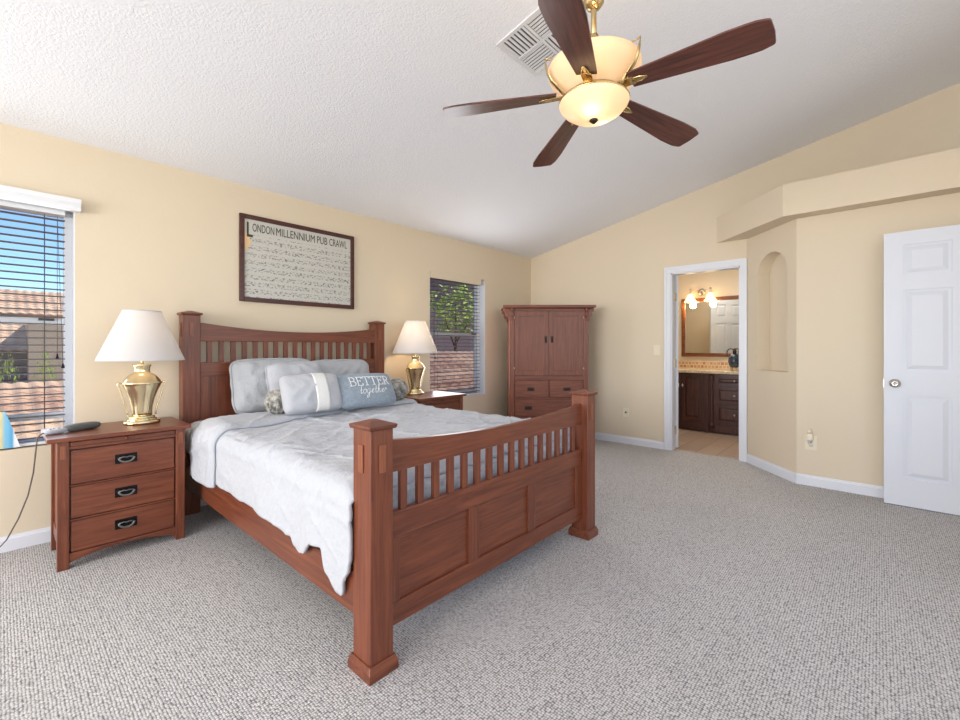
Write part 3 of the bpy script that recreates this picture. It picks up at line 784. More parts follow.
# lettering on the blue cushion, laid on its front surface
def on5(px_, pz): # px_, pz in metres from cushion centre
    u = px_ / .265; v = pz / .1475
    x, th, z = pillow_surface(.53, .295, .13, u, v, .10)
    return M5 @ Vector((px_, -(th + .0055), pz))
def strokes(mb, segs, ox, oz, s, r, shear=0):
    for seg in segs:
        pts = []
        for (a, b) in zip(seg, seg[1:]):
            for k in range(4):
                q = k / 4; pts.append((a[0] + (b[0] - a[0]) * q, a[1] + (b[1] - a[1]) * q))
        pts.append(seg[-1])
        mb.tube([on5(ox + (p[0] + shear * p[1]) * s, oz + p[1] * s) for p in pts], r, 6)
def arc_(cx_, cz_, rx, rz, a0, a1, n=10): return [(cx_ + rx * math.cos(R(a0 + (a1 - a0) * i / n)), cz_ + rz * math.sin(R(a0 + (a1 - a0) * i / n))) for i in range(n + 1)]
G = {
 'B': ([[(0.12, 0), (.12, 1)], [(0, 0), (.35, 0)], [(0, 1), (.35, 1)], [(.12, .53), (.35, .53)], arc_(.35, .765, .25, .235, 90, -90), arc_(.35, .265, .32, .265, 90, -90)], .80),
 'E': ([[(.12, 0), (.12, 1)], [(0, 0), (.62, 0), (.62, .2)], [(0, 1), (.6, 1), (.6, .8)], [(.12, .52), (.42, .52)], [(.42, .62), (.42, .42)]], .76),
 'T': ([[(.36, 0), (.36, 1)], [(.2, 0), (.52, 0)], [(0, .8), (0, 1), (.72, 1), (.72, .8)]], .84),
 'R': ([[(.12, 0), (.12, 1)], [(0, 0), (.26, 0)], [(0, 1), (.35, 1)], [(.12, .5), (.35, .5)], arc_(.35, .75, .25, .25, 90, -90), [(.33, .5), (.58, .06), (.72, 0)]], .80)}
lt = MB(); ox = -.155
for ch in 'BETTER':
    g, adv = G[ch]; strokes(lt, g, ox, .014, .074, .0032); ox += adv * .074
lt.build('lettering', M['lettering'], r5)
scr = MB()
# script "together" as looping strokes, unit = x-height
LET = [
 ([[(.0, .75), (.25, .8), (.45, .85)], [(.25, 1.7), (.18, .4), (.28, .0), (.5, .15), (.62, .35)]], .55),
 ([arc_(.35, .5, .33, .5, 60, 420, 16) + [(.8, .8)]], .72),
 ([arc_(.35, .5, .32, .48, 50, 330, 14), [(.68, 1.0), (.62, .0), (.5, -.75), (.2, -.95), (.05, -.6), (.4, -.15), (.85, .35)]], .8),
 ([[(.0, .3), (.35, .45), (.58, .75), (.42, 1.0), (.15, .75), (.12, .3), (.35, .0), (.7, .25)]], .66),
 ([[(.05, .9), (.55, 1.0)], [(.3, 1.7), (.2, .4), (.3, .0), (.5, .1), (.6, .3)]], .55),
 ([[(.0, .3), (.35, 1.2), (.38, 1.8), (.22, 1.85), (.12, 1.1), (.08, 0)], [(.1, .45), (.35, .95), (.52, .85), (.5, .2), (.6, .0), (.8, .25)]], .74),
 ([[(.0, .3), (.35, .45), (.58, .75), (.42, 1.0), (.15, .75), (.12, .3), (.35, .0), (.7, .25)]], .66),
 ([[(.0, .3), (.15, 1.1), (.22, .85), (.5, .95), (.45, .6)]], .5)]
ox = -.095
for g, adv in LET:
    strokes(scr, g, ox, -.055, .036, .0021, shear=.3); ox += adv * .0465
scr.build('script_lettering', M['lettering'], r5)

# knotted yarn balls
def yarn_ball(c, r, label, seed):
    rd = random.Random(seed); mb = MB()
    mb.lathe([(math.sin(R(a)) * r * .84, -math.cos(R(a)) * r * .84) for a in range(0, 181, 12)], c, 24)
    for k in range(34):
        ax = Vector((rd.uniform(-1, 1), rd.uniform(-1, 1), rd.uniform(-1, 1))).normalized(); a = ax.orthogonal().normalized(); b = ax.cross(a)
        off = rd.uniform(-.45, .45); rr = r * .9 * math.sqrt(1 - off * off); nn_ = 26
        mb.tube([Vector(c) + ax * (off * r * .9) + (a * math.cos(2 * math.pi * i / nn_) + b * math.sin(2 * math.pi * i / nn_)) * rr * (1 + .05 * math.sin(i * 2.1 + k)) for i in range(nn_ + 1)], r * .10, 6, caps=False)
    return tag(mb.build('yarn_ball_pillow', M['yarn'], origin=c), label, 'cushion', 'yarn ball pillows')
yarn_ball((1.32, 3.12, .80), .088, 'grey chunky yarn ball pillow left of the banded cushion', 1)
yarn_ball((2.375, 3.16, .81), .098, 'grey chunky yarn ball pillow right of the lettered blue cushion', 2)

# ------------------------------------------------------------------ NIGHTSTANDS
def pull(parent, c, nrm_y=-1, s=1.12, mat='iron', rot=None):
    """mission style plate with a drop bail; face towards -y at c"""
    mb = MB(); x, y, z = c
    mb.box(x - .045 * s, x + .045 * s, y - .003, y, z - .024 * s, z + .024 * s)
    mb.box(x - .036 * s, x - .026 * s, y - .012, y - .003, z + .002, z + .012); mb.box(x + .026 * s, x + .036 * s, y - .012, y - .003, z + .002, z + .012)
    pts = [(x + .031 * s * math.cos(R(a)), y - .013 - .004 * abs(math.sin(R(a))), z + .006 + .022 * s * math.sin(R(a))) for a in range(180, 361, 15)]
    bb = MB().tube(pts, .0048 * s, 8); bb.tube([(x - .031 * s, y - .013, z + .006), (x - .012 * s, y - .013, z + .011), (x, y - .013, z + .007), (x + .012 * s, y - .013, z + .011), (x + .031 * s, y - .013, z + .006)], .0032 * s, 6)
    if rot is not None: mb.v = [rot @ v for v in mb.v]
    pp = mb.build('drawer_pull', M[mat], parent, bevel=.0008); bb.build('bail', M['pewter'], pp); return pp
def nightstand(loc, label):
    t = thing('nightstand', loc, label, 'nightstand', group='nightstands either side of the bed')
    X0, X1, F, B = .206, .780, 3.19, 3.60   # body of the left one, world coordinates
    dx = loc[0] - .485
    def b(mb): mb.v = [v + Vector((dx, 0, 0)) for v in mb.v]; return mb
    for (xa, xb) in ((X0, X0 + .048), (X1 - .048, X1)):
        lg = b(MB().box(xa, xb, F, F + .05, 0, .682)).build('front_leg', wz, t, bevel=.003)
        xm = (xa + xb) / 2; b(MB().box(xm - .011, xm + .011, F - .005, F, .59, .66)).build('peg', M['peg'], lg, bevel=.001)
        b(MB().box(xa, xb if xa < .4 else xb, B - .045, B, 0, .682)).build('rear_leg', wz, t, bevel=.003)
    for xa in (X0 + .008, X1 - .028):
        b(MB().box(xa, xa + .02, F + .05, B - .045, .10, .17)).build('side_rail', wy, t, bevel=.002)
        b(MB().box(xa + .006, xa + .014, F + .05, B - .045, .17, .682)).build('side_panel', wz, t)
    xi0, xi1 = X0 + .048, X1 - .048
    ap = MB(); rail(ap, xi0, xi1, F + .006, F + .03, lambda x: .030 + .035 * (1 - ((x - (xi0 + xi1) / 2) / ((xi1 - xi0) / 2)) ** 2), .082)
    b(ap).build('apron', wx, t, bevel=.002)
    b(MB().box(xi0, xi1, F + .03, B - .02, .078, .675)).build('carcass', M['wood_x'], t)
    for z in (.256, .4395): b(MB().box(xi0, xi1, F + .006, F + .03, z - .004, z + .004)).build('drawer_divider', wx, t)
    b(MB().box(xi0, xi1, F + .008, F + .03, .636, .65)).build('divider_rail', wx, t)
    tr = b(MB().box(xi0 + .004, xi1 - .004, F + .002, F + .03, .652, .676)).build('pull_out_tray', wx, t, bevel=.003)
    b(MB().lathe([(0, 0), (.008, 0), (.009, .01), (.005, .014), (0, .015)], (0, 0, 0), 12).xf(Matrix.Translation(((X0 + X1) / 2, F + .002, .664)) @ Matrix.Rotation(R(90), 4, 'X'))).build('tray_knob', wx, tr)
    for z0, z1 in ((.086, .248), (.264, .432), (.447, .630)):
        d = b(MB().box(xi0 + .006, xi1 - .006, F + .006, F + .03, z0, z1)).build('drawer', wx, t, bevel=.003)
        pull(d, ((X0 + X1) / 2 + dx, F + .006, (z0 + z1) / 2 + .01))
    b(MB().box(X0 - .04, X1 + .028, F - .025, B + .03, .682, .706)).build('top', wx, t, bevel=.004)
    return t
nightstand((.485, 3.4, 0), 'cherry three-drawer nightstand left of the bed, holding the grey device')
nightstand((2.95, 3.4, 0), 'cherry nightstand mostly hidden behind the bed, under the far lamp')

# ------------------------------------------------------------------ TABLE LAMPS
def lamp(loc, label, power):
    t = thing('table_lamp', loc, label, 'lamp', group='brass table lamps')
    z = lambda mb: mb
    base_ = MB()
    def slab(rx, ry, z0, z1): base_.lathe([(0, z0), (1, z0), (1.03, (z0 + z1) / 2), (1, z1), (0, z1)], (0, 0, 0), 36, rx, ry)
    slab(.092, .068, 0, .022); slab(.076, .056, .022, .034); slab(.066, .048, .034, .048)
    base_.build('base', M['brass'], t, local=True)
    body = [(.0, .048), (.050, .05), (.052, .065), (.055, .10), (.064, .14), (.080, .18), (.096, .212), (.100, .222), (.104, .226), (.104, .232), (.098, .236), (.092, .246), (.078, .262), (.060, .276), (.043, .284), (.040, .292), (.041, .312), (.047, .322), (.048, .330), (.0, .331)]
    body = [(r_, .048 + (z_ - .048) * 1.15) for r_, z_ in body]
    MB().lathe(body, (0, 0, 0), 40, 1, .82).build('vase_body', M['brass'], t, local=True)
    for s in (-1, 1):
        h = MB(); h.tube([(s * .104, 0, .229), (s * .118, 0, .232), (s * .120, 0, .222), (s * .112, 0, .205), (s * .104, 0, .18), (s * .092, 0, .14), (s * .078, 0, .10), (s * .070, 0, .07), (s * .070, 0, .052)], .0045, 8)
        h.v = [Vector((v.x, v.y, .048 + (v.z - .048) * 1.15)) for v in h.v]
        h.build('scroll_handle', M['brass'], t, local=True)
    MB().tube([(0, 0, .37), (0, 0, .42)], .008, 10).build('stem', M['brass'], t, local=True)
    sh = MB(); SZ0, SZ1, RB, RT = .398, .705, .222, .098
    def pr(i, j):
        a = 2 * math.pi * i / 56; r, zz = [(RB, SZ0), (RB, SZ0 + .006), (RT + .002, SZ1 - .006), (RT, SZ1)][j]
        return (r * math.cos(a), r * math.sin(a), zz)
    sh.grid(56, 4, pr, wrapu=True); sh.build('lamp_shade', M['shade'], t, local=True)
    rg = MB()
    for rr, zz in ((RB, SZ0), (RT, SZ1)):
        rg.tube([(rr * math.cos(2 * math.pi * i / 48), rr * math.sin(2 * math.pi * i / 48), zz) for i in range(49)], .0028, 6, caps=False)
    for a in (0, 120, 240): rg.tube([(0, 0, SZ1 - .02), (RT * math.cos(R(a)), RT * math.sin(R(a)), SZ1)], .002, 5)
    rg.build('shade_ring', M['shade'], t, local=True)
    bl = MB().lathe([(0, 0), (.012, .002), (.014, .03), (.028, .06), (.03, .08), (.02, .1), (0, .107)], (0, 0, .42), 20).build('bulb', M['bathshade'], t, local=True)
    l = bpy.data.lights.new('lamp_glow', 'POINT'); l.energy = power; l.color = (1, .72, .42); l.shadow_soft_size = .035
    o = bpy.data.objects.new('lamp_glow', l); COL.objects.link(o); o.parent = t; o.location = (.0, 0, .575)
    return t
lamp((.606, 3.42, .706), 'brass urn table lamp with ivory cone shade on the nightstand left of the bed', .9)
l2 = lamp((2.865, 3.50, .706), 'brass urn table lamp with glowing shade beside the right window', 2.6)
l2.scale = (1.03, 1.03, 1.06)

# ------------------------------------------------------------------ grey bedside device and its cord
t = thing('bedside_device', (.25, 3.42, .706), 'dark grey rounded elongated device with pale end on the left nightstand', 'electronic device')
dvx = Matrix.Translation((.318, 3.40, .7065)) @ Matrix.Rotation(R(22), 4, 'Z')
def rounded(L, w_, h_, x_off, n=20):
    mb = MB()
    prof = [(-L / 2, .3), (-L / 2 + .008, .72), (-L / 2 + .025, .95), (0, 1), (L / 2 - .03, .95), (L / 2 - .01, .72), (L / 2, .3)]
    mb.grid(len(prof), n + 1, lambda i, j: (prof[i][0] + x_off, prof[i][1] * w_ / 2 * math.copysign(abs(math.cos(2 * math.pi * j / n)) ** .6, math.cos(2 * math.pi * j / n)), h_ / 2 + prof[i][1] * h_ / 2 * math.copysign(abs(math.sin(2 * math.pi * j / n)) ** .7, math.sin(2 * math.pi * j / n))))
    b0 = len(mb.v) - len(prof) * (n + 1); mb.f.append([b0 + j for j in range(n)]); mb.sm.append(False)
    mb.f.append([b0 + (len(prof) - 1) * (n + 1) + j for j in reversed(range(n))]); mb.sm.append(False)
    return mb
rounded(.175, .064, .042, .008).xf(dvx).build('grip_body', M['device'], t)
rounded(.11, .058, .030, -.115).xf(dvx).build('pale_end', M['device_pale'], t)
bt = MB()
for k in range(3): bt.lathe([(0, .0), (.004, 0), (.004, .002), (0, .002)], (-.14 + k * .018, -.008 + .008 * (k % 2), .0295), 10)
bt.xf(dvx).build('button', M['iron'], t)
MB().tube([(.165, 3.335, .722), (.150, 3.315, .716), (.138, 3.315, .70), (.135, 3.34, .64), (.128, 3.42, .5), (.11, 3.5, .36), (.075, 3.58, .22), (.03, 3.63, .10), (-.02, 3.655, .03), (-.10, 3.66, .006), (-.3, 3.67, .005)], .0035, 7).build('cord', M['cable'], t)

# ------------------------------------------------------------------ ARMOIRE, set diagonally in the corner
HD = R(42.3)
t = thing('armoire', (0, 0, 0), 'tall cherry armoire with two doors and drawers, standing diagonally in the corner', 'armoire')
dep, lat = 5.30, .835
cx_, cy_ = math.cos(HD) * dep + math.sin(HD) * lat, math.sin(HD) * dep - math.cos(HD) * lat
AM = Matrix.Translation((cx_, cy_, 0)) @ Matrix.Rotation(HD - R(90), 4, 'Z')   # local: x right, y back, front at y=0
t.location = (cx_, cy_, 0); t.rotation_euler = (0, 0, HD - R(90)); ROOTM[t] = AM
def L(mb, name, mat, parent=None, **k): return mb.build(name, mat, parent or t, local=True, **k)
hw = .478; TOPZ = 1.69
for s in (-1, 1):
    L(MB().box(s * hw, s * (hw - .06), 0, .05, 0, TOPZ - .04), 'stile', wz, bevel=.003)
    L(MB().box(s * (hw - .005), s * (hw - .025), .05, .40, .06, TOPZ - .04), 'side_panel', wz)
    L(MB().box(s * hw, s * (hw - .06), .40, .44, 0, TOPZ - .04), 'rear_stile', wz, bevel=.003)
    # curved corbels under the cornice: on the front and the side
    cb = MB(); pr_ = [(0, 0), (0, -.15), (.012, -.145), (.02, -.11), (.045, -.085), (.05, -.05), (.072, -.03), (.072, 0)]
    cb.prism([(s * (hw + a), TOPZ - .03 + b) for a, b in pr_], 'y', .012, .04); cb.prism([(s * (hw + a), TOPZ - .03 + b) for a, b in pr_], 'y', .38, .41)
    L(cb, 'corbel', wz, bevel=.002)
    cb = MB(); cb.prism([(-a * .55, TOPZ - .03 + b) for a, b in pr_], 'x', s * (hw - .042), s * (hw - .018)); L(cb, 'corbel', wz, bevel=.002)
L(MB().box(-hw + .02, hw - .02, .025, .44, .08, TOPZ - .035), 'carcass', wz)
L(MB().box(-hw + .06, hw - .06, .003, .03, TOPZ - .06, TOPZ - .03), 'top_rail', wx)
for z0, z1 in ((.795, .842), (.565, .578), (.34, .352), (.08, .13)): L(MB().box(-hw + .06, hw - .06, .003, .03, z0, z1), 'rail', wx, bevel=.001)
c = MB(); c.box(-hw - .082, hw + .082, -.048, .47, TOPZ - .022, TOPZ + .008)
c.frustum((-hw - .045, hw + .045, -.03, .45), TOPZ - .034, (-hw - .07, hw + .07, -.045, .465), TOPZ - .022)
L(c, 'cornice', wx, bevel=.003)
iw = hw - .062
for s in (-1, 1):
    xa, xb = (s * .002, s * iw); xa, xb = min(xa, xb), max(xa, xb)
    z0, z1 = .848, TOPZ - .063
    d = MB(); sw_ = .052
    d.box(xa, xa + sw_, .004, .026, z0, z1); d.box(xb - sw_, xb, .004, .026, z0, z1); d.box(xa + sw_, xb - sw_, .004, .026, z0, z0 + .06); d.box(xa + sw_, xb - sw_, .004, .026, z1 - .06, z1)
    dd = L(d, 'door', wz, bevel=.002)
    L(MB().box(xa + sw_, xb - sw_, .013, .02, z0 + .06, z1 - .06), 'door_panel', wz, dd)
    hxx = s * .038
    L(MB().box(hxx - .014, hxx + .014, .001, .004, 1.245, 1.325).tube([(hxx, -.002, 1.30), (hxx, -.014, 1.29), (hxx, -.014, 1.255), (hxx, -.004, 1.25)], .005, 8), 'handle', M['bronze'], dd)
    for zz in (.93, 1.55): L(MB().tube([(s * (iw + .003), -.002, zz - .02), (s * (iw + .003), -.002, zz + .02)], .004, 8), 'hinge', M['brass'], dd)
def apull(dr, x, z):
    w = MB(); w.box(x - .043, x + .043, -.001, .004, z - .02, z + .02); w.tube([(x - .025, -.004, z + .006), (x - .02, -.012, z - .006), (x, -.014, z - .012), (x + .02, -.012, z - .006), (x + .025, -.004, z + .006)], .004, 8)
    w.box(x - .03, x + .03, -.008, 0, z + .004, z + .014); L(w, 'drawer_pull', M['bronze'], dr)
for (xa, xb, z0, z1, ps) in ((-iw, -.006, .583, .79, [-.218]), (.006, iw, .583, .79, [.218]), (-iw, iw, .357, .56, [-.252, .252]), (-iw, iw, .135, .335, [-.252, .252])):
    dr = L(MB().box(xa + .003, xb - .003, .004, .026, z0, z1), 'drawer', wx, bevel=.003)
    for p in ps: apull(dr, p, (z0 + z1) / 2 - .005)

# ------------------------------------------------------------------ PICTURE
t = thing('framed_poster', (1.79, YA, 1.55), 'framed pub crawl poster with rows of small print above the bed', 'poster')
PX0, PX1, PZ0, PZ1 = 1.28, 2.30, 1.552, 2.25; fw = .036
f = MB()
for (a, b, c_, d_) in ((PX0, PX0 + fw, PZ0, PZ1), (PX1 - fw, PX1, PZ0, PZ1), (PX0 + fw, PX1 - fw, PZ0, PZ0 + fw), (PX0 + fw, PX1 - fw, PZ1 - fw, PZ1)): f.box(a, b, YA - .026, YA - .001, c_, d_)
f.build('frame', M['frame_wood'], t, bevel=.004)
pl = MB().box(PX0 + fw, PX1 - fw, YA - .014, YA - .006, PZ0 + fw, PZ1 - fw).build('print', M['poster'], t)
bl = MB().prism([(PX0 + fw + .002 + .045 * max(0, math.sin(math.pi * i / 10)) * (1.2 if i % 2 else .9), 2.12 - .17 * i / 10) for i in range(11)], 'y', YA - .0152, YA - .0142).build('tan_patch', M['tanpaper'], pl)
def text_mesh(body, size, loc, sx=1.0, ext=.0006, parent=None, name='lettering', off=0.0):
    cu = bpy.data.curves.new('tmp', 'FONT'); cu.body = body; cu.size = size; cu.extrude = ext; cu.offset = off; cu.resolution_u = 3
    ob = bpy.data.objects.new('tmp', cu); COL.objects.link(ob)
    dg = bpy.context.evaluated_depsgraph_get(); me = bpy.data.meshes.new_from_object(ob.evaluated_get(dg))
    bpy.data.objects.remove(ob, do_unlink=True)
    m = Matrix.Translation(loc) @ Matrix.Rotation(R(90), 4, 'X') @ Matrix.Diagonal((sx, 1, 1, 1))
    wdt = max(v.co.x for v in me.vertices) * sx
    inv = ROOTM[parent].inverted()
    me.transform(inv @ m); me.materials.clear(); me.materials.append(M['ink'])
    o = bpy.data.objects.new(name, me); COL.objects.link(o); o.parent = parent; ROOTM[o] = ROOTM[parent]
    return o, wdt
yt = YA - .0148
WORDS = (('ONDON', 1.378, 1.55), ('MILLENNIUM', 1.566, 1.906), ('PUB', 1.928, 2.026), ('CRAWL', 2.046, 2.225))
text_mesh('L', .165, (1.330, yt, 2.075), .62, parent=pl, off=.003)
for word, xa, xb in WORDS:
    o, wd = text_mesh(word, .095, (0, yt, 2.122), 1.0, parent=pl, off=0)
    inv = ROOTM[pl].inverted(); lo = min(v.co.x for v in o.data.vertices); hi = max(v.co.x for v in o.data.vertices); ta = (inv @ Vector((xa, 0, 0))).x; tb = (inv @ Vector((xb, 0, 0))).x
    for v in o.data.vertices: v.co.x = ta + (v.co.x - lo) / (hi - lo) * (tb - ta)

# ------------------------------------------------------------------ CEILING FAN
FC = Vector((1.808, .951)); fz = 2.335
t = thing('ceiling_fan', (FC.x, FC.y, fz), 'five-blade walnut ceiling fan with brass rod and two lit amber glass bowls', 'ceiling fan')
fl_ = lambda mb, name, mat, par=None, **k: mb.build(name, mat, par or t, local=True, **k)
zc = ceilz(FC.y) - fz
fl_(MB().tube([(0, 0, .10), (0, 0, zc - .02)], .0125, 14), 'downrod', M['fanbrass'])
fl_(MB().lathe([(0, zc - .10), (.02, zc - .10), (.045, zc - .085), (.07, zc - .04), (.075, zc - .012), (0, zc - .012)], (0, 0, 0), 28), 'canopy', M['fanbrass'])
fl_(MB().lathe([(.0125, .375), (.03, .38), (.045, .40), (.05, .43), (.045, .455), (.03, .475), (.0125, .48)], (0, 0, 0), 24).lathe([(.0125, .15), (.022, .155), (.026, .19), (.018, .215), (.022, .24), (.0125, .26)], (0, 0, 0), 20), 'rod_collar', M['fanbrass'])
fl_(MB().lathe([(0, .105), (.09, .10), (.105, .06), (.105, .02), (.12, 0), (.12, -.03), (.10, -.05), (0, -.05)], (0, 0, 0), 36), 'motor_housing', M['fanbrass'])
fl_(MB().lathe([(.115, -.018), (.135, .0), (.165, .025), (.190, .055), (.203, .085), (.205, .105), (.200, .112), (.197, .105), (.185, .06), (.160, .030), (.130, .006), (.112, -.012)], (0, 0, 0), 56), 'upper_bowl', M['bowl'])
fl_(MB().lathe([(.150, -.045), (.154, -.052), (.150, -.062), (.132, -.085), (.10, -.107), (.06, -.121), (.02, -.126), (0, -.126)], (0, 0, 0), 56), 'lower_bowl', M['bowl'])
fl_(MB().lathe([(0, -.120), (.018, -.124), (.02, -.130), (.012, -.137), (.006, -.142), (0, -.143)], (0, 0, 0), 20), 'finial', M['bronze'])
fl_(MB().lathe([(.12, -.03), (.152, -.038), (.156, -.046), (.15, -.05), (.12, -.05)], (0, 0, 0), 48), 'bowl_ring', M['fanbrass'])
for k in range(5):
    a = R(270.2 + 72 * k)
    bm_ = Matrix.Rotation(a, 4, 'Z') @ Matrix.Rotation(R(4.6), 4, 'Y') @ Matrix.Rotation(R(-11), 4, 'X')
    bl = MB(); r0, r1 = .17, .685; outl_ = []
    def hwid(q): return .044 + (.072 - .044) * min(1, q / .75) if q < .9 else .072 - .010 * ((q - .9) / .1) ** 2
    Nn = 16
    for i in range(Nn + 1):
        q = i / Nn; outl_.append((r0 + (r1 - .012 - r0) * q, -hwid(q)))
    outl_ += [(r1 - .003, -.058), (r1, -.05), (r1 + .004, 0), (r1, .05), (r1 - .003, .058)]
    for i in range(Nn, -1, -1):
        q = i / Nn; outl_.append((r0 + (r1 - .012 - r0) * q, hwid(q)))
    bl.prism(outl_, 'z', -.004, .004); bl.xf(bm_)
    me_ = bl.build('blade', M['walnut'], None); me_.parent = t; ROOTM[me_] = ROOTM[t]
    # grain along each blade: keep mesh in blade frame
    inv = bm_.inverted()
    me_.data.transform(inv); me_.matrix_local = bm_
    md = me_.modifiers.new('edge', 'BEVEL'); md.width = .0015; md.segments = 2
    ar = MB(); ar.box(.10, .19, -.022, .022, -.010, -.005); ar.box(.18, .245, -.006, .006, -.010, -.005)
    ar.tube([(.19, -.014, -.008), (.215, -.012, -.008), (.235, -.004, -.008)], .004, 6).tube([(.19, .014, -.008), (.215, .012, -.008), (.235, .004, -.008)], .004, 6)
    o = ar.build('blade_arm', M['fanbrass'], me_, local=True, bevel=.001)
    # scrolled strap hugging the upper bowl, between blades
    if k > 2: continue
    sa = R(262 + 120 * k); sr = Matrix.Rotation(sa, 4, 'Z')
    st = MB().tube([(.135, 0, -.035), (.150, 0, -.015), (.172, 0, .004), (.200, 0, .030), (.217, 0, .062), (.225, 0, .095), (.230, 0, .128)], [.010, .012, .012, .012, .011, .009, .002], 8, flat=.35)
    st.tube([(.230, 0, .127), (.205, 0, .122), (.17, 0, .128), (.12, 0, .150), (.07, 0, .185), (.03, 0, .23), (.013, 0, .26)], .0032, 6)
    st.xf(sr); fl_(st, 'scroll_arm', M['fanbrass'])
for nm, z_, e in (('lower_glow', -.092, .62), ('upper_glow', .115, 1.8)):
    for kk in range(2):
        l = bpy.data.lights.new(nm, 'POINT'); l.energy = e / 2; l.color = (1, .82, .58); l.shadow_soft_size = .018
        o = bpy.data.objects.new(nm, l); COL.objects.link(o); o.parent = t
        aa = R(200 + 150 * kk); o.location = (math.cos(aa) * (.06 if z_ < 0 else .14), math.sin(aa) * (.06 if z_ < 0 else .14), z_)

# ------------------------------------------------------------------ BATHROOM FITTINGS
t = thing('vanity_cabinet', (6.9, 1.6, 0), 'dark espresso vanity cabinet with raised panels seen through the doorway', 'vanity cabinet')
VX = 6.66; mv = M['vanity']
MB().box(VX + .02, 7.195, .2, 2.9, .10, .825).build('carcass', mv, t)
MB().box(VX + .05, 7.195, .22, 2.88, 0, .10).build('toe_kick', mv, t)
ap = MB(); rail(ap, 1.80, 2.36, 0, .02, lambda x: .04 + .045 * (1 - ((x - 2.08) / .28) ** 2), .135)
ap.v = [Vector((VX + v.y, v.x, v.z)) for v in ap.v]; ap.build('arched_apron', mv, t)
MB().box(VX, VX + .04, 1.76, 1.80, 0, .825).box(VX, VX + .02, 1.05, 1.66, 0.03, .11).build('face_frame', mv, t, bevel=.002)
pz = MB().lathe([(0, 0), (.026, 0), (.026, .05), (.018, .06), (.02, .08), (.024, .12), (.02, .42), (.017, .60), (.024, .63), (.018, .65), (.026, .67), (.026, .745), (0, .745)], (VX + .01, 1.715, .07), 20)
pz.build('turned_pilaster', mv, t)
def panel_front(name, y0, y1, z0, z1, fr=.05):
    w = MB(); x = VX
    w.box(x, x + .02, y0, y0 + fr, z0, z1); w.box(x, x + .02, y1 - fr, y1, z0, z1); w.box(x, x + .02, y0 + fr, y1 - fr, z0, z0 + fr); w.box(x, x + .02, y0 + fr, y1 - fr, z1 - fr, z1)
    w.box(x + .012, x + .02, y0 + fr, y1 - fr, z0 + fr, z1 - fr)
    p = [(y0 + fr + .006, z0 + fr + .006), (y1 - fr - .006, z0 + fr + .006), (y1 - fr - .006, z1 - fr - .006), (y0 + fr + .006, z1 - fr - .006)]
    g_ = .022; q = [(y0 + fr + g_, z0 + fr + g_), (y1 - fr - g_, z0 + fr + g_), (y1 - fr - g_, z1 - fr - g_), (y0 + fr + g_, z1 - fr - g_)]
    w.add([(x + .012, a, b) for a, b in p] + [(x + .002, a, b) for a, b in q], [(4, 5, 6, 7), (0, 1, 5, 4), (1, 2, 6, 5), (2, 3, 7, 6), (3, 0, 4, 7)])
    return w.build(name, mv, t, bevel=.002)
kn = lambda par, y, z: MB().lathe([(0, 0), (.007, .001), (.006, .014), (.014, .02), (.015, .026), (.008, .031), (0, .032)], (0, 0, 0), 16).xf(Matrix.Translation((VX, y, z)) @ Matrix.Rotation(R(-90), 4, 'Y')).build('knob', M['nickel'], par)
d = panel_front('door', 1.83, 2.115, .15, .81); kn(d, 2.09, .64)
MB().box(VX - .018, VX - .006, 2.092, 2.10, .61, .67).build('pull', M['nickel'], d)
d = panel_front('door', 2.125, 2.41, .15, .81); kn(d, 2.15, .64)
MB().box(VX - .018, VX - .006, 2.142, 2.15, .61, .67).build('pull', M['nickel'], d)
for z0, z1 in ((.665, .80), (.42, .645), (.15, .40)):
    d = panel_front('drawer', 1.10, 1.66, z0, z1, .036); kn(d, 1.43, (z0 + z1) / 2)
t = thing('vanity_counter', (6.9, 1.6, .825), 'tan granite vanity countertop with a mosaic tile backsplash', 'countertop')
MB().box(VX - .03, 7.195, .18, 2.92, .8255, .866).build('slab', M['granite'], t, bevel=.006)
MB().box(7.172, 7.196, .18, 2.92, .8665, .985).build('backsplash', M['mosaic'], t, bevel=.003)
t = thing('wall_mirror', (7.2, 1.6, 1.05), 'large wood framed mirror above the vanity reflecting a white door', 'mirror')
f = MB(); my0, my1, mz0, mz1 = .55, 2.275, 1.05, 1.94; fw = .055
for (a, b, c_, d_) in ((my0, my0 + fw, mz0, mz1), (my1 - fw, my1, mz0, mz1), (my0 + fw, my1 - fw, mz0, mz0 + fw), (my0 + fw, my1 - fw, mz1 - fw, mz1)): f.box(7.165, 7.196, a, b, c_, d_)
f.build('frame', M['mirror_wood'], t, bevel=.006)
MB().box(7.182, 7.19, my0 + fw, my1 - fw, mz0 + fw, mz1 - fw).build('mirror_glass', M['mirror'], t)
t = thing('vanity_light', (7.2, 1.99, 2.02), 'nickel vanity light with lit bell glass shades above the mirror', 'wall light')
vl = MB().lathe([(0, 0), (.055, 0), (.05, .012), (.02, .02), (0, .02)], (0, 0, 0), 24).xf(Matrix.Translation((7.198, 1.99, 2.03)) @ Matrix.Rotation(R(-90), 4, 'Y'))
vl.build('back_plate', M['nickel'], t)
ar = MB()
for s in (-1, 1): ar.tube([(7.18, 1.99, 2.03), (7.12, 1.99 + s * .03, 2.045), (7.125, 1.99 + s * .08, 2.02), (7.125, 1.99 + s * .12, 2.035), (7.125, 1.99 + s * .14, 2.06)], .006, 8)
ar.tube([(7.125, 1.88, 2.03), (7.1, 1.93, 2.055), (7.1, 1.99, 2.03), (7.1, 2.05, 2.055), (7.125, 2.10, 2.03)], .005, 8)
ar.build('arms', M['nickel'], t)
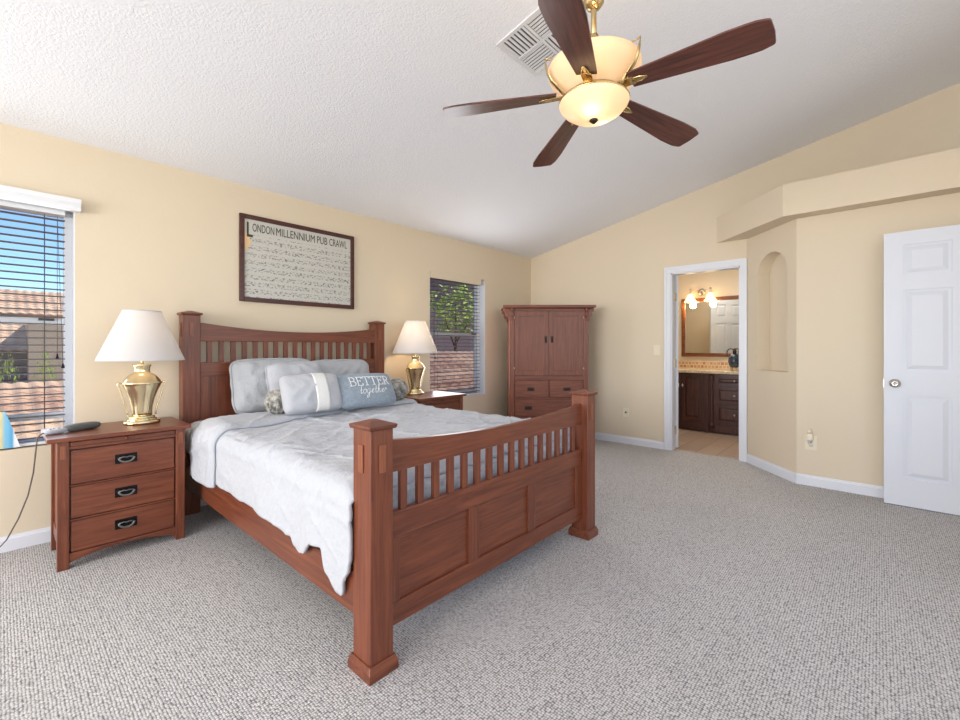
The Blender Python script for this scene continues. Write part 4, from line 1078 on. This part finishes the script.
for s in (-1, 1):
    yy = 1.99 + s * .14
    MB().tube([(7.125, yy, 1.99), (7.125, yy, 2.08)], .012, 12).build('socket', M['nickel'], t)
    MB().lathe([(.022, 2.0), (.035, 1.985), (.05, 1.95), (.065, 1.915), (.09, 1.885), (.088, 1.884), (.062, 1.912), (.045, 1.95), (.03, 1.98), (.02, 1.995)], (7.125, yy, 0), 28).build('glass_shade', M['bathshade'], t)
    l = light('bath_bulb', 'POINT', (0, 0, 0), 5.0, (1, .76, .48), radius=.05); l.parent = t; l.location = (7.10 - 7.2, yy - 1.99, 1.84 - 2.02)
light('bathroom_ceiling_lamp', 'AREA', (6.2, 1.8, 2.55), 14, (1, .93, .82), .8, .8, (0, 0, 0))
# ornament on the counter
t = thing('counter_ornament', (6.84, 1.47, .866), 'dark blue ornament with bronze looped handles on the vanity counter', 'ornament')
ox_, oy_ = 6.84, 1.47
MB().lathe([(0, .045), (.05, .045), (.075, .08), (.085, .13), (.078, .18), (.06, .215), (.035, .235), (0, .24)], (ox_, oy_, .866), 28, 1, .95).build('body', M['ornament'], t)
for dy in (-.045, .045): MB().lathe([(0, 0), (.024, 0), (.026, .02), (.018, .06), (0, .062)], (ox_, oy_ + dy, .8665), 16).build('foot', M['granite'], t)
hh = MB()
for dy, rr in ((-.03, .045), (.045, .05)):
    hh.tube([(ox_, oy_ + dy + rr * math.cos(R(a)), 1.11 + .06 * math.sin(R(a))) for a in range(-40, 221, 20)], .007, 8)
hh.build('handles', M['bronze'], t)
MB().lathe([(0, 0), (.02, .002), (.028, .025), (.018, .05), (.012, .07), (0, .08)], (ox_, oy_, 1.10), 16).build('lid', M['bronze'], t)

# ------------------------------------------------------------------ OUTDOORS
GZ = -3.0
struct(MB().box(-60, 80, YA + .3, 120, GZ - .1, GZ), 'ground', M['ground'])
def tile_roof(x0, x1, y0, z0, y1, z1, cw=.30, rl=.42, name='roof', parent=None, amp=.045):
    """barrel tiles in courses climbing from the eave (y0,z0) to the ridge (y1,z1)"""
    mb = MB(); Ls = math.hypot(y1 - y0, z1 - z0); nr = max(1, int(Ls / rl)); uy, uz = (y1 - y0) / Ls, (z1 - z0) / Ls
    nc = int((x1 - x0) / cw); sg = 6; step = amp
    for r in range(nr):
        a = r * Ls / nr; b = (r + 1) * Ls / nr + .05
        def fn(i, j):
            x = x0 + i * cw / sg; ph = 2 * math.pi * (i / sg)
            hgt = amp * math.cos(ph) + .01 * noise.noise(Vector((x, r * 1.7, 0)))
            jit = .03 * noise.noise(Vector((math.floor(i / sg) * 3.1, r * 5.3, 1)))
            if j == 0: s_, h_ = a + jit, hgt - .02
            elif j == 1: s_, h_ = a + jit, hgt + step
            else: s_, h_ = b, hgt
            return (x, y0 + uy * s_ - uz * h_, z0 + uz * s_ + uy * h_)
        mb.grid(nc * sg + 1, 3, fn, smooth=False)
    return mb.build(name, M['rooftile'], parent)
# neighbour seen through the right window: low tiled roof rising towards a shaded wall
t = thing('neighbor_house', (10.5, 9, GZ), 'neighbouring low house with clay tile roof outside the right window', 'house')
tile_roof(3.6, 16.0, 4.9, -.05, 10.2, 1.0, parent=t, rl=.46, amp=.07)
MB().box(3.6, 16.0, 5.1, 10.2, GZ, -.25).build('wall', M['stucco'], t)
t = thing('neighbor_house', (18, 19, GZ), 'tall house with mauve painted-in shade behind the tree outside the right window', 'house')
MB().box(8.0, 30.0, 17, 22, GZ, 5.2).build('wall', M['stucco_shade'], t)
tile_roof(7.6, 30.4, 16.6, 5.1, 20, 6.4, parent=t)
# neighbours seen through the left window
t = thing('neighbor_house', (-1, 20, GZ), 'pink stucco house with tile roof outside the left window', 'house')
MB().box(-9, .95, 18.0, 24, GZ, 1.12).build('wall', M['stucco_shade'], t)
MB().box(.55, 5.0, 17.2, 24, GZ, 1.95).build('tan_wing', M['stucco'], t)
tile_roof(-9.3, .55, 17.5, 1.12, 20.5, 2.0, parent=t, cw=.24, rl=.34, amp=.018)
MB().box(-.35, 6, 22.0, 27, GZ, 2.5).build('upper_storey', M['stucco'], t)
tile_roof(-.7, 6.4, 21.6, 2.35, 25, 3.45, parent=t, cw=.24, rl=.34, amp=.018)
fr = MB().box(-1.2, -.16, 17.9, 18.0, .35, 1.0).build('window', M['white'], t)
MB().box(-1.1, -.26, 17.87, 17.9, .43, .93).build('pane', M['glass'], fr)
t = thing('garden_building', (1, 9, GZ), 'low building with pale tile roof just below the left window', 'house')
MB().box(-5, 2.9, 6.9, 12.4, GZ, -.65).build('wall', M['stucco'], t)
tile_roof(-5, 2.9, 6.6, -.75, 12.6, .48, parent=t, cw=.22, rl=.38, amp=.014)
def foliage(c, r, n, size, seed, squash=1.0, lo=.2):
    rd = random.Random(seed); mb = MB()
    for k in range(n):
        d_ = Vector((rd.gauss(0, 1), rd.gauss(0, 1), rd.gauss(0, 1))).normalized() * r * rd.uniform(lo, 1) ** .5
        if noise.noise(d_ * (2.2 / r) + Vector((seed, 0, 0))) < -.12: continue
        p = Vector(c) + Vector((d_.x, d_.y, d_.z * squash)); a = Vector((rd.uniform(-1, 1), rd.uniform(-1, 1), rd.uniform(-1, 1))).normalized(); b = a.orthogonal().normalized(); s_ = size * rd.uniform(.6, 1.2)
        mb.add([p - a * s_, p - b * s_ * .5, p + a * s_, p + b * s_ * .5], [(0, 1, 2, 3)])
    return mb
TX, TY = 12.5, 12.9
t = thing('tree', (TX, TY, GZ), 'leafy yellow-green tree outside the right window', 'tree')
MB().tube([(TX, TY, GZ), (TX + .05, TY, 0), (TX + .1, TY - .1, 1.4), (TX + .2, TY, 3.0)], [.12, .09, .05, .02], 10).build('trunk', M['bark'], t)
for dx, dz in ((-.7, 2.4), (.8, 2.6)):
    MB().tube([(TX + .1, TY, 1.3), (TX + dx * .6, TY - .2, 1.9), (TX + dx, TY - .3, dz)], [.04, .028, .012], 8).build('branch', M['bark'], t)
foliage((TX + .1, TY - .1, 2.75), 1.25, 1700, .11, 3, .9).build('foliage', M['leaf'], t)
for i, (x, y) in enumerate(((.12, 14.6), (.75, 14.9))):
    t = thing('shrub', (x, y, GZ), ['slim green shrub outside the left window, nearer the window edge', 'slim green shrub outside the left window, beside the tan wall'][i], 'shrub', group='slim shrubs outside')
    MB().tube([(x, y, GZ), (x, y, .2)], .04, 8).build('stem', M['bark'], t)
    foliage((x, y, .3), .8, 700, .06, 10 + i, 1.0).xf(Matrix.Translation((x, y, 0)) @ Matrix.Diagonal((.28, .28, 1, 1)) @ Matrix.Translation((-x, -y, 0))).build('foliage', M['leaf'], t)
# small picture card propped on the left sill
pc = MB().prism([(-.13, .595), (.087, .595), (.026, .81), (-.13, .81)], 'y', YA + .006, YA + .010)
m, n, l, b = new_mat('blue and yellow print'); tc = n.new('ShaderNodeTexCoord'); sp = n.new('ShaderNodeSeparateXYZ'); rp = n.new('ShaderNodeValToRGB')
rp.color_ramp.interpolation = 'EASE'; e = rp.color_ramp.elements; e[0].position = .5; e[0].color = s2l((232, 212, 140)) + (1,); e[1].position = .9; e[1].color = s2l((236, 240, 244)) + (1,)
q = e.new(.62); q.color = s2l((222, 210, 150)) + (1,); q = e.new(.74); q.color = s2l((120, 190, 226)) + (1,); q = e.new(.84); q.color = s2l((96, 170, 214)) + (1,)
l.new(tc.outputs['Generated'], sp.inputs[0]); l.new(sp.outputs[0], rp.inputs[0]); l.new(rp.outputs[0], b.inputs['Base Color'])
tag(pc.build('picture_card', m, origin=(0, YA + .008, .595)), 'blue and yellow picture card propped on the sill of the left window', 'card')
